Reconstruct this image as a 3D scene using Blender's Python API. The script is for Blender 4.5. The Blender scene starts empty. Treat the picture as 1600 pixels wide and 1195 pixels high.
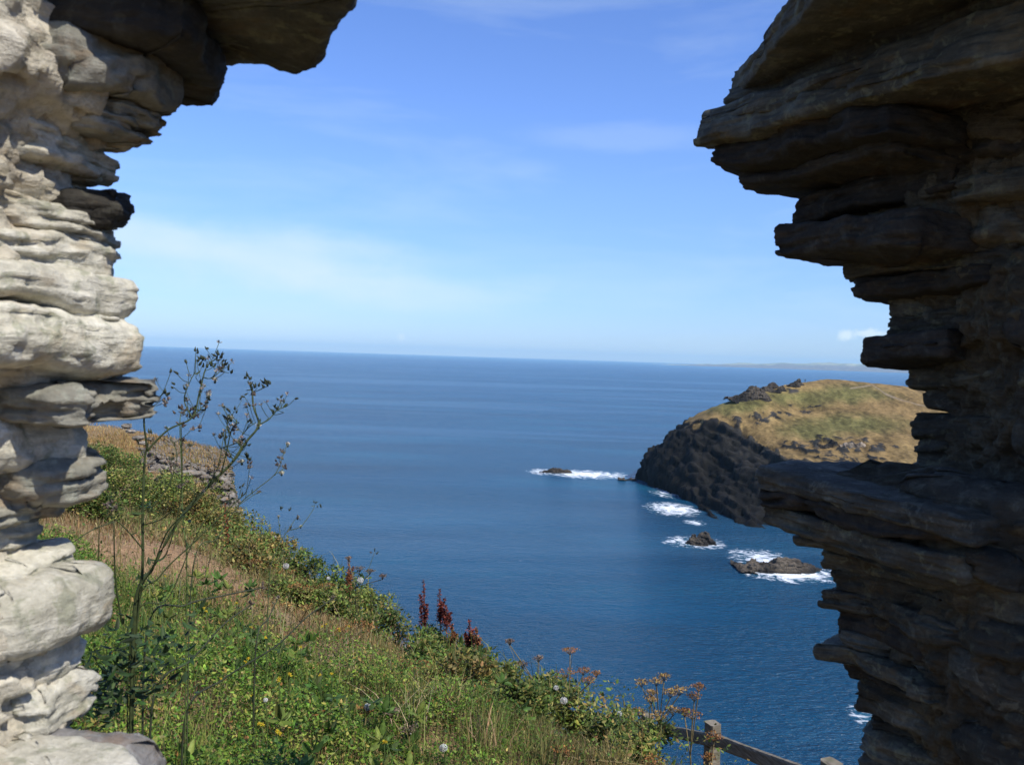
import bpy, math, random
import numpy as np
from mathutils import Vector

R = math.radians
sc = bpy.context.scene
COL = sc.collection
rng = np.random.default_rng(11)
random.seed(5)

# ------------------------------------------------------------------ camera frame
CAM = np.array([0.0, 0.0, 60.0])          # eye 60 m above the sea
FPX, CX, CY = 1385.0, 800.0, 597.5
_p, _r = R(1.62), R(1.84)
FWD = np.array([0, math.cos(_p), -math.sin(_p)])
_u0 = np.array([0, math.sin(_p), math.cos(_p)])
_r0 = np.array([1.0, 0, 0])
RGT = _r0 * math.cos(_r) + _u0 * math.sin(_r)
UPV = -_r0 * math.sin(_r) + _u0 * math.cos(_r)


def ray(px, py):
    return FWD + RGT * ((px - CX) / FPX) + UPV * ((CY - py) / FPX)


def P(px, py, Y):
    d = ray(px, py)
    return CAM + d * (Y / d[1])


def PZ(px, py, z):
    d = ray(px, py)
    return CAM + d * ((z - CAM[2]) / d[2])


def proj(p):
    q = np.asarray(p) - CAM
    f = q @ FWD
    return CX + FPX * (q @ RGT) / f, CY - FPX * (q @ UPV) / f


# ------------------------------------------------------------------ noise
def _hash(ix, iy, iz, seed):
    h = (ix.astype(np.int64) * 374761393 + iy.astype(np.int64) * 668265263 + iz.astype(np.int64) * 2147483647 + seed * 974634777) & 0xFFFFFFFF
    h = ((h ^ (h >> 13)) * 1274126177) & 0xFFFFFFFF
    h = ((h ^ (h >> 16)) * 2246822519) & 0xFFFFFFFF
    h = h ^ (h >> 15)
    return (h & 0xFFFFFF).astype(np.float64) / 0xFFFFFF


def vnoise(p, seed=0):
    """value noise in [-1, 1] of points (n, 3)"""
    p = np.asarray(p, float)
    i = np.floor(p)
    f = p - i
    f = f * f * f * (f * (f * 6 - 15) + 10)
    i = i.astype(np.int64)
    x, y, z = i[:, 0], i[:, 1], i[:, 2]
    fx, fy, fz = f[:, 0], f[:, 1], f[:, 2]

    def c(a, b, d):
        return _hash(x + a, y + b, z + d, seed)
    x00 = c(0, 0, 0) * (1 - fx) + c(1, 0, 0) * fx
    x10 = c(0, 1, 0) * (1 - fx) + c(1, 1, 0) * fx
    x01 = c(0, 0, 1) * (1 - fx) + c(1, 0, 1) * fx
    x11 = c(0, 1, 1) * (1 - fx) + c(1, 1, 1) * fx
    y0 = x00 * (1 - fy) + x10 * fy
    y1 = x01 * (1 - fy) + x11 * fy
    return (y0 * (1 - fz) + y1 * fz) * 2 - 1


def fbm(p, octv=4, seed=0, gain=0.5):
    p = np.asarray(p, float)
    a, s, n = 1.0, 0.0, 0.0
    for k in range(octv):
        s = s + a * vnoise(p * (2.03 ** k) + 17.3 * k, seed + k * 7)
        n += a
        a *= gain
    return s / n


def ridged(p, octv=4, seed=0):
    a, s, n = 1.0, 0.0, 0.0
    for k in range(octv):
        s = s + a * (1 - np.abs(vnoise(p * (2.03 ** k) + 9.1 * k, seed + k * 5)) * 2)
        n += a
        a *= 0.5
    return s / n


def sstep(a, b, x):
    t = np.clip((x - a) / (b - a), 0, 1)
    return t * t * (3 - 2 * t)


def p3(x, y, z=0.0):
    x = np.asarray(x, float)
    return np.stack([x, np.broadcast_to(y, x.shape), np.broadcast_to(z, x.shape)], -1).reshape(-1, 3)


# ------------------------------------------------------------------ scene graph helpers
def tag(o, label=None, cat=None, group=None, kind=None):
    if label:
        o['label'] = label
    if cat:
        o['category'] = cat
    if group:
        o['group'] = group
    if kind:
        o['kind'] = kind
    return o


def thing(name, label, cat, loc, group=None):
    o = bpy.data.objects.new(name, None)
    COL.objects.link(o)
    o.empty_display_size = 0.1
    o.location = loc
    return tag(o, label, cat, group)


def origin(o):
    v = Vector((0, 0, 0))
    while o is not None:
        v += o.location
        o = o.parent
    return np.array(v)


class Geo:
    """collects vertices and quads / triangles, then links them as one mesh object"""

    def __init__(self):
        self.v, self.q, self.t, self.c, self.n = [], [], [], [], 0

    def add(self, v, q=None, t=None, c=(1, 1, 1)):
        v = np.asarray(v, float).reshape(-1, 3)
        if q is not None and len(q):
            self.q.append(np.asarray(q, np.int64).reshape(-1, 4) + self.n)
        if t is not None and len(t):
            self.t.append(np.asarray(t, np.int64).reshape(-1, 3) + self.n)
        c = np.asarray(c, float)
        if c.ndim == 1:
            c = np.broadcast_to(c, (len(v), 3))
        self.v.append(v)
        self.c.append(c)
        self.n += len(v)
        return self

    def tube(self, pts, rad, sides=5, c=(1, 1, 1)):
        pts = np.asarray(pts, float)
        k = len(pts)
        rad = np.broadcast_to(np.asarray(rad, float), (k,))
        tan = np.gradient(pts, axis=0)
        tan /= np.linalg.norm(tan, axis=1)[:, None] + 1e-9
        ref = np.where(np.abs(tan[:, 2:3]) > 0.9, np.array([[1.0, 0, 0]]), np.array([[0, 0, 1.0]]))
        a = np.cross(tan, ref)
        a /= np.linalg.norm(a, axis=1)[:, None] + 1e-9
        b = np.cross(tan, a)
        th = np.linspace(0, 2 * np.pi, sides, endpoint=False)
        v = pts[:, None] + rad[:, None, None] * (np.cos(th)[None, :, None] * a[:, None] + np.sin(th)[None, :, None] * b[:, None])
        q = []
        for i in range(k - 1):
            for j in range(sides):
                j2 = (j + 1) % sides
                q.append((i * sides + j, i * sides + j2, (i + 1) * sides + j2, (i + 1) * sides + j))
        n0 = k * sides
        v = np.concatenate([v.reshape(-1, 3), pts[:1], pts[-1:]])
        t = [(n0, (j + 1) % sides, j) for j in range(sides)] + [(n0 + 1, (k - 1) * sides + j, (k - 1) * sides + (j + 1) % sides) for j in range(sides)]
        return self.add(v, q, t, c)

    def ball(self, c0, r, seed=0, amp=0.15, c=(1, 1, 1), n=(7, 10), sq=1.0):
        la, lo = n
        ph = np.linspace(0, np.pi, la + 1)
        th = np.linspace(0, 2 * np.pi, lo, endpoint=False)
        d = np.stack([np.sin(ph)[:, None] * np.cos(th), np.sin(ph)[:, None] * np.sin(th), np.cos(ph)[:, None] + 0 * th], -1).reshape(-1, 3)
        rr = r * (1 + amp * vnoise(d * 2.3 + np.asarray(c0) * 7, seed))
        v = d * rr[:, None]
        v[:, 2] *= sq
        q = [(i * lo + j, (i + 1) * lo + j, (i + 1) * lo + (j + 1) % lo, i * lo + (j + 1) % lo) for i in range(la) for j in range(lo)]
        return self.add(v + np.asarray(c0), q, None, c)

    def mesh(self, name, off=(0, 0, 0), smooth=True):
        v = np.concatenate(self.v) - np.asarray(off)
        c = np.concatenate(self.c)
        q = np.concatenate(self.q) if self.q else np.zeros((0, 4), np.int64)
        t = np.concatenate(self.t) if self.t else np.zeros((0, 3), np.int64)
        me = bpy.data.meshes.new(name)
        me.vertices.add(len(v))
        me.vertices.foreach_set('co', v.astype(np.float32).ravel())
        li = np.concatenate([q.ravel(), t.ravel()]).astype(np.int32)
        ls = np.concatenate([np.arange(len(q)) * 4, len(q) * 4 + np.arange(len(t)) * 3]).astype(np.int32)
        me.loops.add(len(li))
        me.loops.foreach_set('vertex_index', li)
        me.polygons.add(len(ls))
        me.polygons.foreach_set('loop_start', ls)
        me.polygons.foreach_set('use_smooth', np.full(len(ls), smooth))
        me.update(calc_edges=True)
        me.validate()
        at = me.color_attributes.new('tint', 'FLOAT_COLOR', 'POINT')
        at.data.foreach_set('color', np.concatenate([c, np.ones((len(c), 1))], 1).astype(np.float32).ravel())
        return me

    def build(self, name, mat, parent=None, smooth=True):
        me = self.mesh(name, origin(parent) if parent is not None else (0, 0, 0), smooth)
        o = bpy.data.objects.new(name, me)
        COL.objects.link(o)
        me.materials.append(mat)
        if parent is not None:
            o.parent = parent
        return o

    def place(self, name, mat, loc, smooth=True):
        """a top-level one-mesh thing with its origin at loc"""
        me = self.mesh(name, loc, smooth)
        o = bpy.data.objects.new(name, me)
        COL.objects.link(o)
        me.materials.append(mat)
        o.location = loc
        return o


def grid_quads(nx, ny):
    i, j = np.meshgrid(np.arange(nx - 1), np.arange(ny - 1), indexing='ij')
    a = (i * ny + j).ravel()
    return np.stack([a, a + ny, a + ny + 1, a + 1], 1)


def displace_normals(me, fn):
    n = len(me.vertices)
    co = np.empty(n * 3, np.float32)
    no = np.empty(n * 3, np.float32)
    me.vertices.foreach_get('co', co)
    me.vertices.foreach_get('normal', no)
    co = co.reshape(-1, 3).astype(float)
    no = no.reshape(-1, 3).astype(float)
    co += no * fn(co)[:, None]
    me.vertices.foreach_set('co', co.astype(np.float32).ravel())
    me.update()


# ------------------------------------------------------------------ material helpers
class NT:
    def __init__(self, name):
        self.m = bpy.data.materials.new(name)
        self.m.use_nodes = True
        self.t = self.m.node_tree
        self.t.nodes.clear()
        self.out = self.n('ShaderNodeOutputMaterial')

    def n(self, typ, **kw):
        nd = self.t.nodes.new(typ)
        for k, v in kw.items():
            if k.startswith('i_'):
                key = k[2:]
                key = int(key) if key.isdigit() else key.replace('_', ' ')
                self.set(nd.inputs[key], v)
            else:
                setattr(nd, k, v)
        return nd

    def set(self, sock, v):
        if isinstance(v, bpy.types.NodeSocket):
            self.t.links.new(v, sock)
        elif isinstance(v, (tuple, list)) and len(v) == 3 and sock.type == 'RGBA':
            sock.default_value = (*v, 1)
        else:
            sock.default_value = v

    def pos(self):
        return self.n('ShaderNodeNewGeometry').outputs['Position']

    def map(self, vec, scale=(1, 1, 1), rot=(0, 0, 0), loc=(0, 0, 0)):
        m = self.n('ShaderNodeMapping')
        self.set(m.inputs['Vector'], vec)
        m.inputs['Scale'].default_value = scale
        m.inputs['Rotation'].default_value = rot
        m.inputs['Location'].default_value = loc
        return m.outputs[0]

    def noise(self, vec, scale, detail=4, rough=0.55, dist=0.0, col=False):
        n = self.n('ShaderNodeTexNoise')
        self.set(n.inputs['Vector'], vec)
        n.inputs['Scale'].default_value = scale
        n.inputs['Detail'].default_value = detail
        n.inputs['Roughness'].default_value = rough
        n.inputs['Distortion'].default_value = dist
        return n.outputs['Color' if col else 'Fac']

    def ramp(self, fac, stops, interp='LINEAR'):
        r = self.n('ShaderNodeValToRGB')
        r.color_ramp.interpolation = interp
        e = r.color_ramp.elements
        while len(e) < len(stops):
            e.new(0.5)
        for el, (p, c) in zip(e, stops):
            el.position = p
            el.color = (*c, 1) if not isinstance(c, (int, float)) else (c, c, c, 1)
        self.set(r.inputs[0], fac)
        return r.outputs[0]

    def mix(self, fac, a, b, typ='MIX'):
        m = self.n('ShaderNodeMix', data_type='RGBA', blend_type=typ)
        self.set(m.inputs[0], fac)
        self.set(m.inputs[6], a)
        self.set(m.inputs[7], b)
        return m.outputs[2]

    def math(self, op, a, b=0.0, clamp=False):
        m = self.n('ShaderNodeMath', operation=op, use_clamp=clamp)
        self.set(m.inputs[0], a)
        self.set(m.inputs[1], b)
        return m.outputs[0]

    def bump(self, h, strength, dist, normal=None):
        b = self.n('ShaderNodeBump')
        self.set(b.inputs['Strength'], strength)
        b.inputs['Distance'].default_value = dist
        self.set(b.inputs['Height'], h)
        if normal is not None:
            self.set(b.inputs['Normal'], normal)
        return b.outputs[0]

    def tint(self):
        return self.n('ShaderNodeVertexColor', layer_name='tint').outputs[0]

    def bsdf(self, col, rough=0.8, normal=None, spec=0.3, **kw):
        b = self.n('ShaderNodeBsdfPrincipled')
        self.set(b.inputs['Base Color'], col)
        self.set(b.inputs['Roughness'], rough)
        self.set(b.inputs['Specular IOR Level'], spec)
        for k, v in kw.items():
            self.set(b.inputs[k.replace('_', ' ')], v)
        if normal is not None:
            self.set(b.inputs['Normal'], normal)
        return b.outputs[0]

    def done(self, sh):
        self.t.links.new(sh, self.out.inputs['Surface'])
        return self.m


def stone_mat(name, c_lo, c_mid, c_hi, rust, rust_amt, lich, lich_amt, bump=1.0, rough=0.85, varlo=0.75, varhi=1.2):
    """weathered slate / rubble: bedding streaks, blotches, rust and lichen"""
    t = NT(name)
    p = t.pos()
    rnd = t.n('ShaderNodeObjectInfo').outputs['Random']
    big = t.noise(p, 7, 5, 0.6, 0.4)
    bed = t.noise(t.map(p, (1, 1, 6), (0.06, 0.09, 0.3)), 14, 6, 0.65, 0.5)
    fine = t.noise(p, 90, 5, 0.65)
    f = t.math('ADD', t.math('MULTIPLY', big, 0.55), t.math('MULTIPLY', bed, 0.45))
    col = t.ramp(f, [(0.3, c_lo), (0.5, c_mid), (0.68, c_hi)])
    col = t.mix(t.math('MULTIPLY', t.ramp(t.noise(t.map(p, (1, 1, 1.8), loc=(3.1, 0, 0)), 11, 6, 0.62, 0.8), [(0.53, 0.0), (0.66, 1.0)]), rust_amt), col, rust)
    col = t.mix(t.math('MULTIPLY', t.ramp(t.noise(t.map(p, loc=(0, 7.7, 2)), 26, 6, 0.7, 0.6), [(0.54, 0.0), (0.62, 1.0)]), lich_amt), col, lich)
    col = t.mix(0.5, col, t.mix(1.0, col, t.ramp(fine, [(0.3, 0.55), (0.7, 1.35)]), 'MULTIPLY'))
    mr = t.n('ShaderNodeMapRange')
    t.set(mr.inputs[0], rnd)
    mr.inputs[3].default_value = varlo
    mr.inputs[4].default_value = varhi
    col = t.mix(1.0, col, mr.outputs[0], 'MULTIPLY')
    col = t.mix(1.0, col, t.tint(), 'MULTIPLY')
    h = t.math('ADD', t.math('MULTIPLY', bed, 0.7), t.math('MULTIPLY', fine, 0.45))
    nrm = t.bump(h, 0.6 * bump, 0.012)
    nrm = t.bump(t.noise(p, 260, 3, 0.6), 0.35 * bump, 0.002, nrm)
    return t.done(t.bsdf(col, rough, nrm, 0.25))


def leaf_mat(name, base=(1, 1, 1), trans=0.35, rough=0.5, spec=0.3):
    t = NT(name)
    p = t.pos()
    col = t.mix(1.0, t.tint(), base, 'MULTIPLY')
    col = t.mix(1.0, col, t.ramp(t.noise(p, 35, 3), [(0.3, 0.65), (0.7, 1.35)]), 'MULTIPLY')
    a = t.bsdf(col, rough, None, spec)
    tr = t.n('ShaderNodeBsdfTranslucent')
    t.set(tr.inputs[0], col)
    mx = t.n('ShaderNodeMixShader')
    mx.inputs[0].default_value = trans
    t.t.links.new(a, mx.inputs[1])
    t.t.links.new(tr.outputs[0], mx.inputs[2])
    return t.done(mx.outputs[0])
USE_HAZE = True
HAZE_D = 0.000032
# ------------------------------------------------------------------ camera, world, sun
cam = bpy.data.cameras.new('camera')
cam.sensor_width = 36
cam.lens = 36 * FPX / 1600
cam.clip_start = 0.05
cam.clip_end = 200000
cam.dof.use_dof = True
cam.dof.focus_distance = 40
cam.dof.aperture_fstop = 13
co = bpy.data.objects.new('camera', cam)
COL.objects.link(co)
from mathutils import Matrix
M = Matrix(((RGT[0], UPV[0], -FWD[0], CAM[0]), (RGT[1], UPV[1], -FWD[1], CAM[1]), (RGT[2], UPV[2], -FWD[2], CAM[2]), (0, 0, 0, 1)))
co.matrix_world = M
sc.camera = co

SUN_AZ, SUN_EL = 134.0, 48.0               # clockwise from the view direction, above the horizon
sd = np.array([math.sin(R(SUN_AZ)) * math.cos(R(SUN_EL)), math.cos(R(SUN_AZ)) * math.cos(R(SUN_EL)), math.sin(R(SUN_EL))])
sun = bpy.data.lights.new('sun', 'SUN')
sun.energy = 2.7
sun.angle = R(0.5)
sun.color = (1.0, 0.95, 0.86)
so = bpy.data.objects.new('sun', sun)
COL.objects.link(so)
so.rotation_euler = Vector(sd).to_track_quat('Z', 'Y').to_euler()
so.location = (30, -40, 140)

w = bpy.data.worlds.new('World')
sc.world = w
w.use_nodes = True
wt = w.node_tree
wt.nodes.clear()


def wn(typ, **kw):
    n = wt.nodes.new(typ)
    for k, v in kw.items():
        setattr(n, k, v)
    return n


def wmath(op, a, b=0.0, clamp=False):
    m = wn('ShaderNodeMath', operation=op, use_clamp=clamp)
    for i, v in enumerate((a, b)):
        if isinstance(v, bpy.types.NodeSocket):
            wt.links.new(v, m.inputs[i])
        else:
            m.inputs[i].default_value = v
    return m.outputs[0]


sky = wn('ShaderNodeTexSky', sky_type='NISHITA')
sky.sun_disc = False
sky.sun_elevation = R(SUN_EL)
sky.sun_rotation = R(SUN_AZ)
sky.altitude = 60
sky.air_density = 1.0
sky.dust_density = 0.15
sky.ozone_density = 3.0
hs = wn('ShaderNodeHueSaturation')
hs.inputs['Hue'].default_value = 0.5
hs.inputs['Saturation'].default_value = 1.0
skm = wn('ShaderNodeMix', data_type='RGBA', blend_type='MULTIPLY')
skm.inputs[0].default_value = 1.0
wt.links.new(sky.outputs[0], skm.inputs[6])
skm.inputs[7].default_value = (0.62, 0.745, 1.08, 1)
# the glare low over the horizon is held back
tcz = wn('ShaderNodeTexCoord')
sez = wn('ShaderNodeSeparateXYZ')
wt.links.new(tcz.outputs['Generated'], sez.inputs[0])
hz_r = wn('ShaderNodeValToRGB')
for k_, (ps_, c_) in enumerate(((0.0, (.64, .70, .80)), (0.056, (.76, .79, .82)), (0.113, (.85, .86, .89)), (0.185, (.96, .96, .97)), (0.26, (1, 1, 1)))):
    e_ = hz_r.color_ramp.elements[k_] if k_ < 2 else hz_r.color_ramp.elements.new(ps_)
    e_.position = ps_
    e_.color = (*c_, 1)
wt.links.new(sez.outputs[2], hz_r.inputs[0])
sk2 = wn('ShaderNodeMix', data_type='RGBA', blend_type='MULTIPLY')
sk2.inputs[0].default_value = 1.0
wt.links.new(skm.outputs[2], sk2.inputs[6])
wt.links.new(hz_r.outputs[0], sk2.inputs[7])
wt.links.new(sk2.outputs[2], hs.inputs['Color'])
# thin high cloud: streaks across the sky plus a few small puffs low over the sea
tc = wn('ShaderNodeTexCoord')
mp = wn('ShaderNodeMapping')
mp.inputs['Scale'].default_value = (1.6, 1.6, 9.0)
mp.inputs['Rotation'].default_value = (0, R(-6), 0)
wt.links.new(tc.outputs['Generated'], mp.inputs['Vector'])
nz = wn('ShaderNodeTexNoise')
nz.inputs['Scale'].default_value = 1.7
nz.inputs['Detail'].default_value = 7
nz.inputs['Roughness'].default_value = 0.58
nz.inputs['Distortion'].default_value = 0.35
wt.links.new(mp.outputs[0], nz.inputs['Vector'])
rp = wn('ShaderNodeValToRGB')
rp.color_ramp.elements[0].position = 0.44
rp.color_ramp.elements[0].color = (0, 0, 0, 1)
rp.color_ramp.elements[1].position = 0.8
rp.color_ramp.elements[1].color = (1, 1, 1, 1)
wt.links.new(nz.outputs['Fac'], rp.inputs[0])
cloud = wmath('MULTIPLY', rp.outputs[0], 0.30)


def sky_patch(px, py, ax, ay, amt, nscale):
    """soft-edged patch of thin cloud round one direction of the sky"""
    d = ray(px, py)
    d = d / np.linalg.norm(d)
    m = wn('ShaderNodeMapping')
    m.vector_type = 'POINT'
    m.inputs['Location'].default_value = (-d[0] / ax, 0, -d[2] / ay)
    m.inputs['Scale'].default_value = (1 / ax, 0, 1 / ay)
    wt.links.new(tc.outputs['Generated'], m.inputs['Vector'])
    nn = wn('ShaderNodeTexNoise')
    nn.inputs['Scale'].default_value = nscale
    nn.inputs['Detail'].default_value = 6
    nn.inputs['Roughness'].default_value = 0.6
    mm = wn('ShaderNodeMapping')
    mm.inputs['Scale'].default_value = (1, 1, ax / ay * 0.5)
    wt.links.new(tc.outputs['Generated'], mm.inputs['Vector'])
    wt.links.new(mm.outputs[0], nn.inputs['Vector'])
    ln = wn('ShaderNodeVectorMath', operation='LENGTH')
    wt.links.new(m.outputs[0], ln.inputs[0])
    r = wmath('ADD', ln.outputs['Value'], wmath('MULTIPLY', wmath('SUBTRACT', nn.outputs['Fac'], 0.5), 1.3))
    s = wn('ShaderNodeMapRange', interpolation_type='SMOOTHSTEP')
    wt.links.new(r, s.inputs[0])
    s.inputs[1].default_value = 1.0
    s.inputs[2].default_value = 0.15
    sep = wn('ShaderNodeSeparateXYZ')
    wt.links.new(tc.outputs['Generated'], sep.inputs[0])
    return wmath('MULTIPLY', wmath('MULTIPLY', s.outputs[0], amt), wmath('GREATER_THAN', sep.outputs[1], 0.0))


for a in ((390, 405, 0.22, 0.05, 0.55, 6), (640, 455, 0.2, 0.035, 0.4, 7), (980, 215, 0.16, 0.02, 0.14, 9), (830, 262, 0.05, 0.014, 0.07, 14),
          (230, 370, 0.10, 0.03, 0.3, 8), (627, 527, 0.0055, 0.0065, 0.75, 260), (1322, 524, 0.012, 0.009, 1.0, 150), (1358, 520, 0.022, 0.006, 1.0, 120), (640, 556, 0.2, 0.008, 0.2, 20)):
    cloud = wmath('ADD', cloud, sky_patch(*a), clamp=True)
mx = wn('ShaderNodeMix', data_type='RGBA')
wt.links.new(cloud, mx.inputs[0])
wt.links.new(hs.outputs[0], mx.inputs[6])
mx.inputs[7].default_value = (4.1, 4.9, 5.4, 1)
bg = wn('ShaderNodeBackground')
bg.inputs['Strength'].default_value = 0.095
wt.links.new(mx.outputs[2], bg.inputs['Color'])
wo = wn('ShaderNodeOutputWorld')
wt.links.new(bg.outputs[0], wo.inputs['Surface'])

vs = sc.view_settings
sc.display_settings.display_device = 'sRGB'
vs.view_transform = 'Standard'
vs.look = 'None'
vs.exposure = 1.0
vs.gamma = 1
sc.cycles.max_bounces = 6
sc.cycles.diffuse_bounces = 3
sc.cycles.glossy_bounces = 3
sc.cycles.transmission_bounces = 3
sc.cycles.volume_bounces = 1
sc.cycles.caustics_reflective = False
sc.cycles.caustics_refractive = False
sc.cycles.use_denoising = True

# ------------------------------------------------------------------ sea
FOAM = []   # (x, y, semi-axis along, semi-axis across, angle, amount)


def foam_at(px, py, wpx, hpx, amt=1.0):
    c = PZ(px, py, 0)
    a = PZ(px - wpx, py, 0)
    b = PZ(px, py - hpx, 0)
    ra = np.linalg.norm(a - c)
    rb = np.linalg.norm(b - c)
    FOAM.append((c[0], c[1], ra, rb, math.atan2(c[0], c[1]), amt))


foam_at(918, 741, 70, 6.5, 1.0)
foam_at(850, 737, 26, 5, 0.8)
foam_at(1050, 795, 40, 10, 1.0)
foam_at(1042, 770, 26, 7, 0.55)
foam_at(1085, 816, 16, 5, 0.6)
foam_at(1084, 847, 46, 9, 0.8)
foam_at(1192, 873, 48, 15, 0.8)
foam_at(1235, 895, 74, 13, 1.1)
foam_at(1352, 1118, 24, 16, 0.55)


def sea_mat():
    t = NT('sea_water')
    p = t.pos()
    # colour: deep blue, a little greener over shallow rock
    big = t.noise(t.map(p, (0.006, 0.016, 1), (0, 0, 0.12)), 1.0, 4, 0.55)
    col = t.ramp(big, [(0.3, (0.0015, 0.036, 0.080)), (0.55, (0.002, 0.054, 0.112)), (0.75, (0.004, 0.080, 0.140))])
    # waves: swell, wind waves, ripples, all crossing
    w1 = t.noise(t.map(p, (0.07, 0.15, 1), (0, 0, 0.4)), 1.0, 3, 0.5, 0.3)
    w2 = t.noise(t.map(p, (0.27, 0.5, 1), (0, 0, 0.25)), 1.0, 4, 0.6, 0.4)
    w3 = t.noise(t.map(p, (0.45, 1.15, 1), (0, 0, -0.15)), 1.0, 3, 0.62, 0.4)
    gust = t.ramp(t.noise(t.map(p, (0.0025, 0.011, 1), (0, 0, 0.1)), 1.0, 5, 0.6, 0.5), [(0.35, 0.45), (0.65, 1.0)])
    n = t.bump(w1, 0.45, 2.6)
    n = t.bump(w2, t.math('MULTIPLY', gust, 0.9), 1.9, n)
    n = t.bump(w3, t.math('MULTIPLY', gust, 1.0), 1.25, n)
    # pale sheen of slick lanes far out, painted into the water colour
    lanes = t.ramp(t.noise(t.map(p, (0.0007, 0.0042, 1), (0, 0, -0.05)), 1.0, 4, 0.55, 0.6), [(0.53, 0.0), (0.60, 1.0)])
    # foam
    fsum = None
    brk = t.noise(t.map(p, (1, 0.6, 1)), 0.16, 7, 0.7, 1.6)
    vo = t.n('ShaderNodeTexVoronoi', feature='DISTANCE_TO_EDGE')
    wv = t.n('ShaderNodeVectorMath', operation='ADD')
    t.set(wv.inputs[0], t.map(p, (0.22, 0.40, 0)))
    t.set(wv.inputs[1], t.noise(p, 0.25, 4, 0.6, 0, True))
    t.set(vo.inputs['Vector'], wv.outputs[0])
    vo.inputs['Scale'].default_value = 1.0
    lace = t.ramp(vo.outputs['Distance'], [(0.0, 0.85), (0.10, 0.55), (0.35, 0.25)])
    brk2 = t.math('ADD', t.math('MULTIPLY', t.noise(p, 0.55, 5, 0.7, 0.5), 0.5), t.math('MULTIPLY', lace, 0.5))
    bb = t.math('ADD', t.math('MULTIPLY', brk, 0.6), t.math('MULTIPLY', brk2, 0.4))
    for (x, y, ra, rb, ang, amt) in FOAM:
        m = t.map(t.map(p, loc=(-x, -y, 0)), (1 / ra, 1 / rb, 0), (0, 0, 0)) if True else None
        ln = t.n('ShaderNodeVectorMath', operation='LENGTH')
        t.set(ln.inputs[0], m)
        v = t.math('MULTIPLY', t.math('SUBTRACT', 1.15, ln.outputs['Value'], True), amt)
        fsum = v if fsum is None else t.math('MAXIMUM', fsum, v)
    fm = t.math('ADD', t.math('MULTIPLY', fsum, 0.95), t.math('MULTIPLY', t.math('SUBTRACT', bb, 0.5), 4.4))
    fm = t.math('MULTIPLY', t.ramp(fm, [(0.25, 0.0), (0.55, 0.4), (1.1, 1.0)]), t.ramp(fsum, [(0.0, 0.0), (0.12, 1.0)]))
    aer = t.math('MULTIPLY', t.ramp(fsum, [(0.0, 0.0), (0.5, 1.0)]), 0.35)
    col = t.mix(aer, col, (0.03, 0.16, 0.22))
    # scattered small whitecaps
    wc = t.math('MULTIPLY', t.ramp(t.noise(t.map(p, (0.14, 0.5, 1)), 1.0, 3, 0.55), [(0.765, 0.0), (0.80, 1.0)]), 0.5)
    fm = t.math('MAXIMUM', fm, wc)
    rough = t.math('ADD', 0.25, t.math('MULTIPLY', lanes, 0.0))
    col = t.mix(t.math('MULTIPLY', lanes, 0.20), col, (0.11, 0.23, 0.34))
    wat = t.bsdf(col, rough, n, 0.42, IOR=1.33)
    fo = t.bsdf((0.80, 0.83, 0.85), 0.9, t.bump(brk2, 0.6, 0.4), 0.2)
    ms = t.n('ShaderNodeMixShader')
    t.set(ms.inputs[0], fm)
    t.t.links.new(wat, ms.inputs[1])
    t.t.links.new(fo, ms.inputs[2])
    return t.done(ms.outputs[0])


g = Geo()
rad = np.concatenate([[0.0], np.geomspace(20, 90000, 60)])
th = np.linspace(0, 2 * np.pi, 97)[:-1]
vv = np.stack([rad[:, None] * np.cos(th), rad[:, None] * np.sin(th), 0 * rad[:, None] + 0 * th], -1).reshape(-1, 3)
k = len(th)
q = [(i * k + j, (i + 1) * k + j, (i + 1) * k + (j + 1) % k, i * k + (j + 1) % k) for i in range(1, len(rad) - 1) for j in range(k)]
tq = [(0, k + j, k + (j + 1) % k) for j in range(k)]
g.add(vv, q, tq)
sea = g.build('sea', sea_mat())
tag(sea, 'deep blue open sea with white foam round the rocks', 'sea', kind='structure')

# ------------------------------------------------------------------ headland across the bay
SHORE = np.array([PZ(*a, 0)[:2] for a in ((990, 747), (1006, 757), (1040, 767), (1072, 782), (1096, 792), (1088, 806), (1102, 818), (1140, 832), (1175, 840), (1230, 856), (1292, 872))])
SHORE = np.concatenate([SHORE, [(128, 250), (175, 225), (260, 205), (420, 215), (430, 660), (300, 655), (215, 610), (150, 560), (104, 512), (76, 480)]])


def poly_sd(x, y, poly):
    """distance to a polygon's outline, positive inside"""
    d = np.full(x.shape, 1e9)
    ins = np.zeros(x.shape, bool)
    n = len(poly)
    for i in range(n):
        a, b = poly[i], poly[(i + 1) % n]
        ex, ey = b - a
        wx, wy = x - a[0], y - a[1]
        tt = np.clip((wx * ex + wy * ey) / (ex * ex + ey * ey), 0, 1)
        d = np.minimum(d, np.hypot(wx - ex * tt, wy - ey * tt))
        c = ((a[1] > y) != (b[1] > y)) & (x < ex * (y - a[1]) / (ey + 1e-12) + a[0])
        ins ^= c
    return np.where(ins, d, -d)


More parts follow.
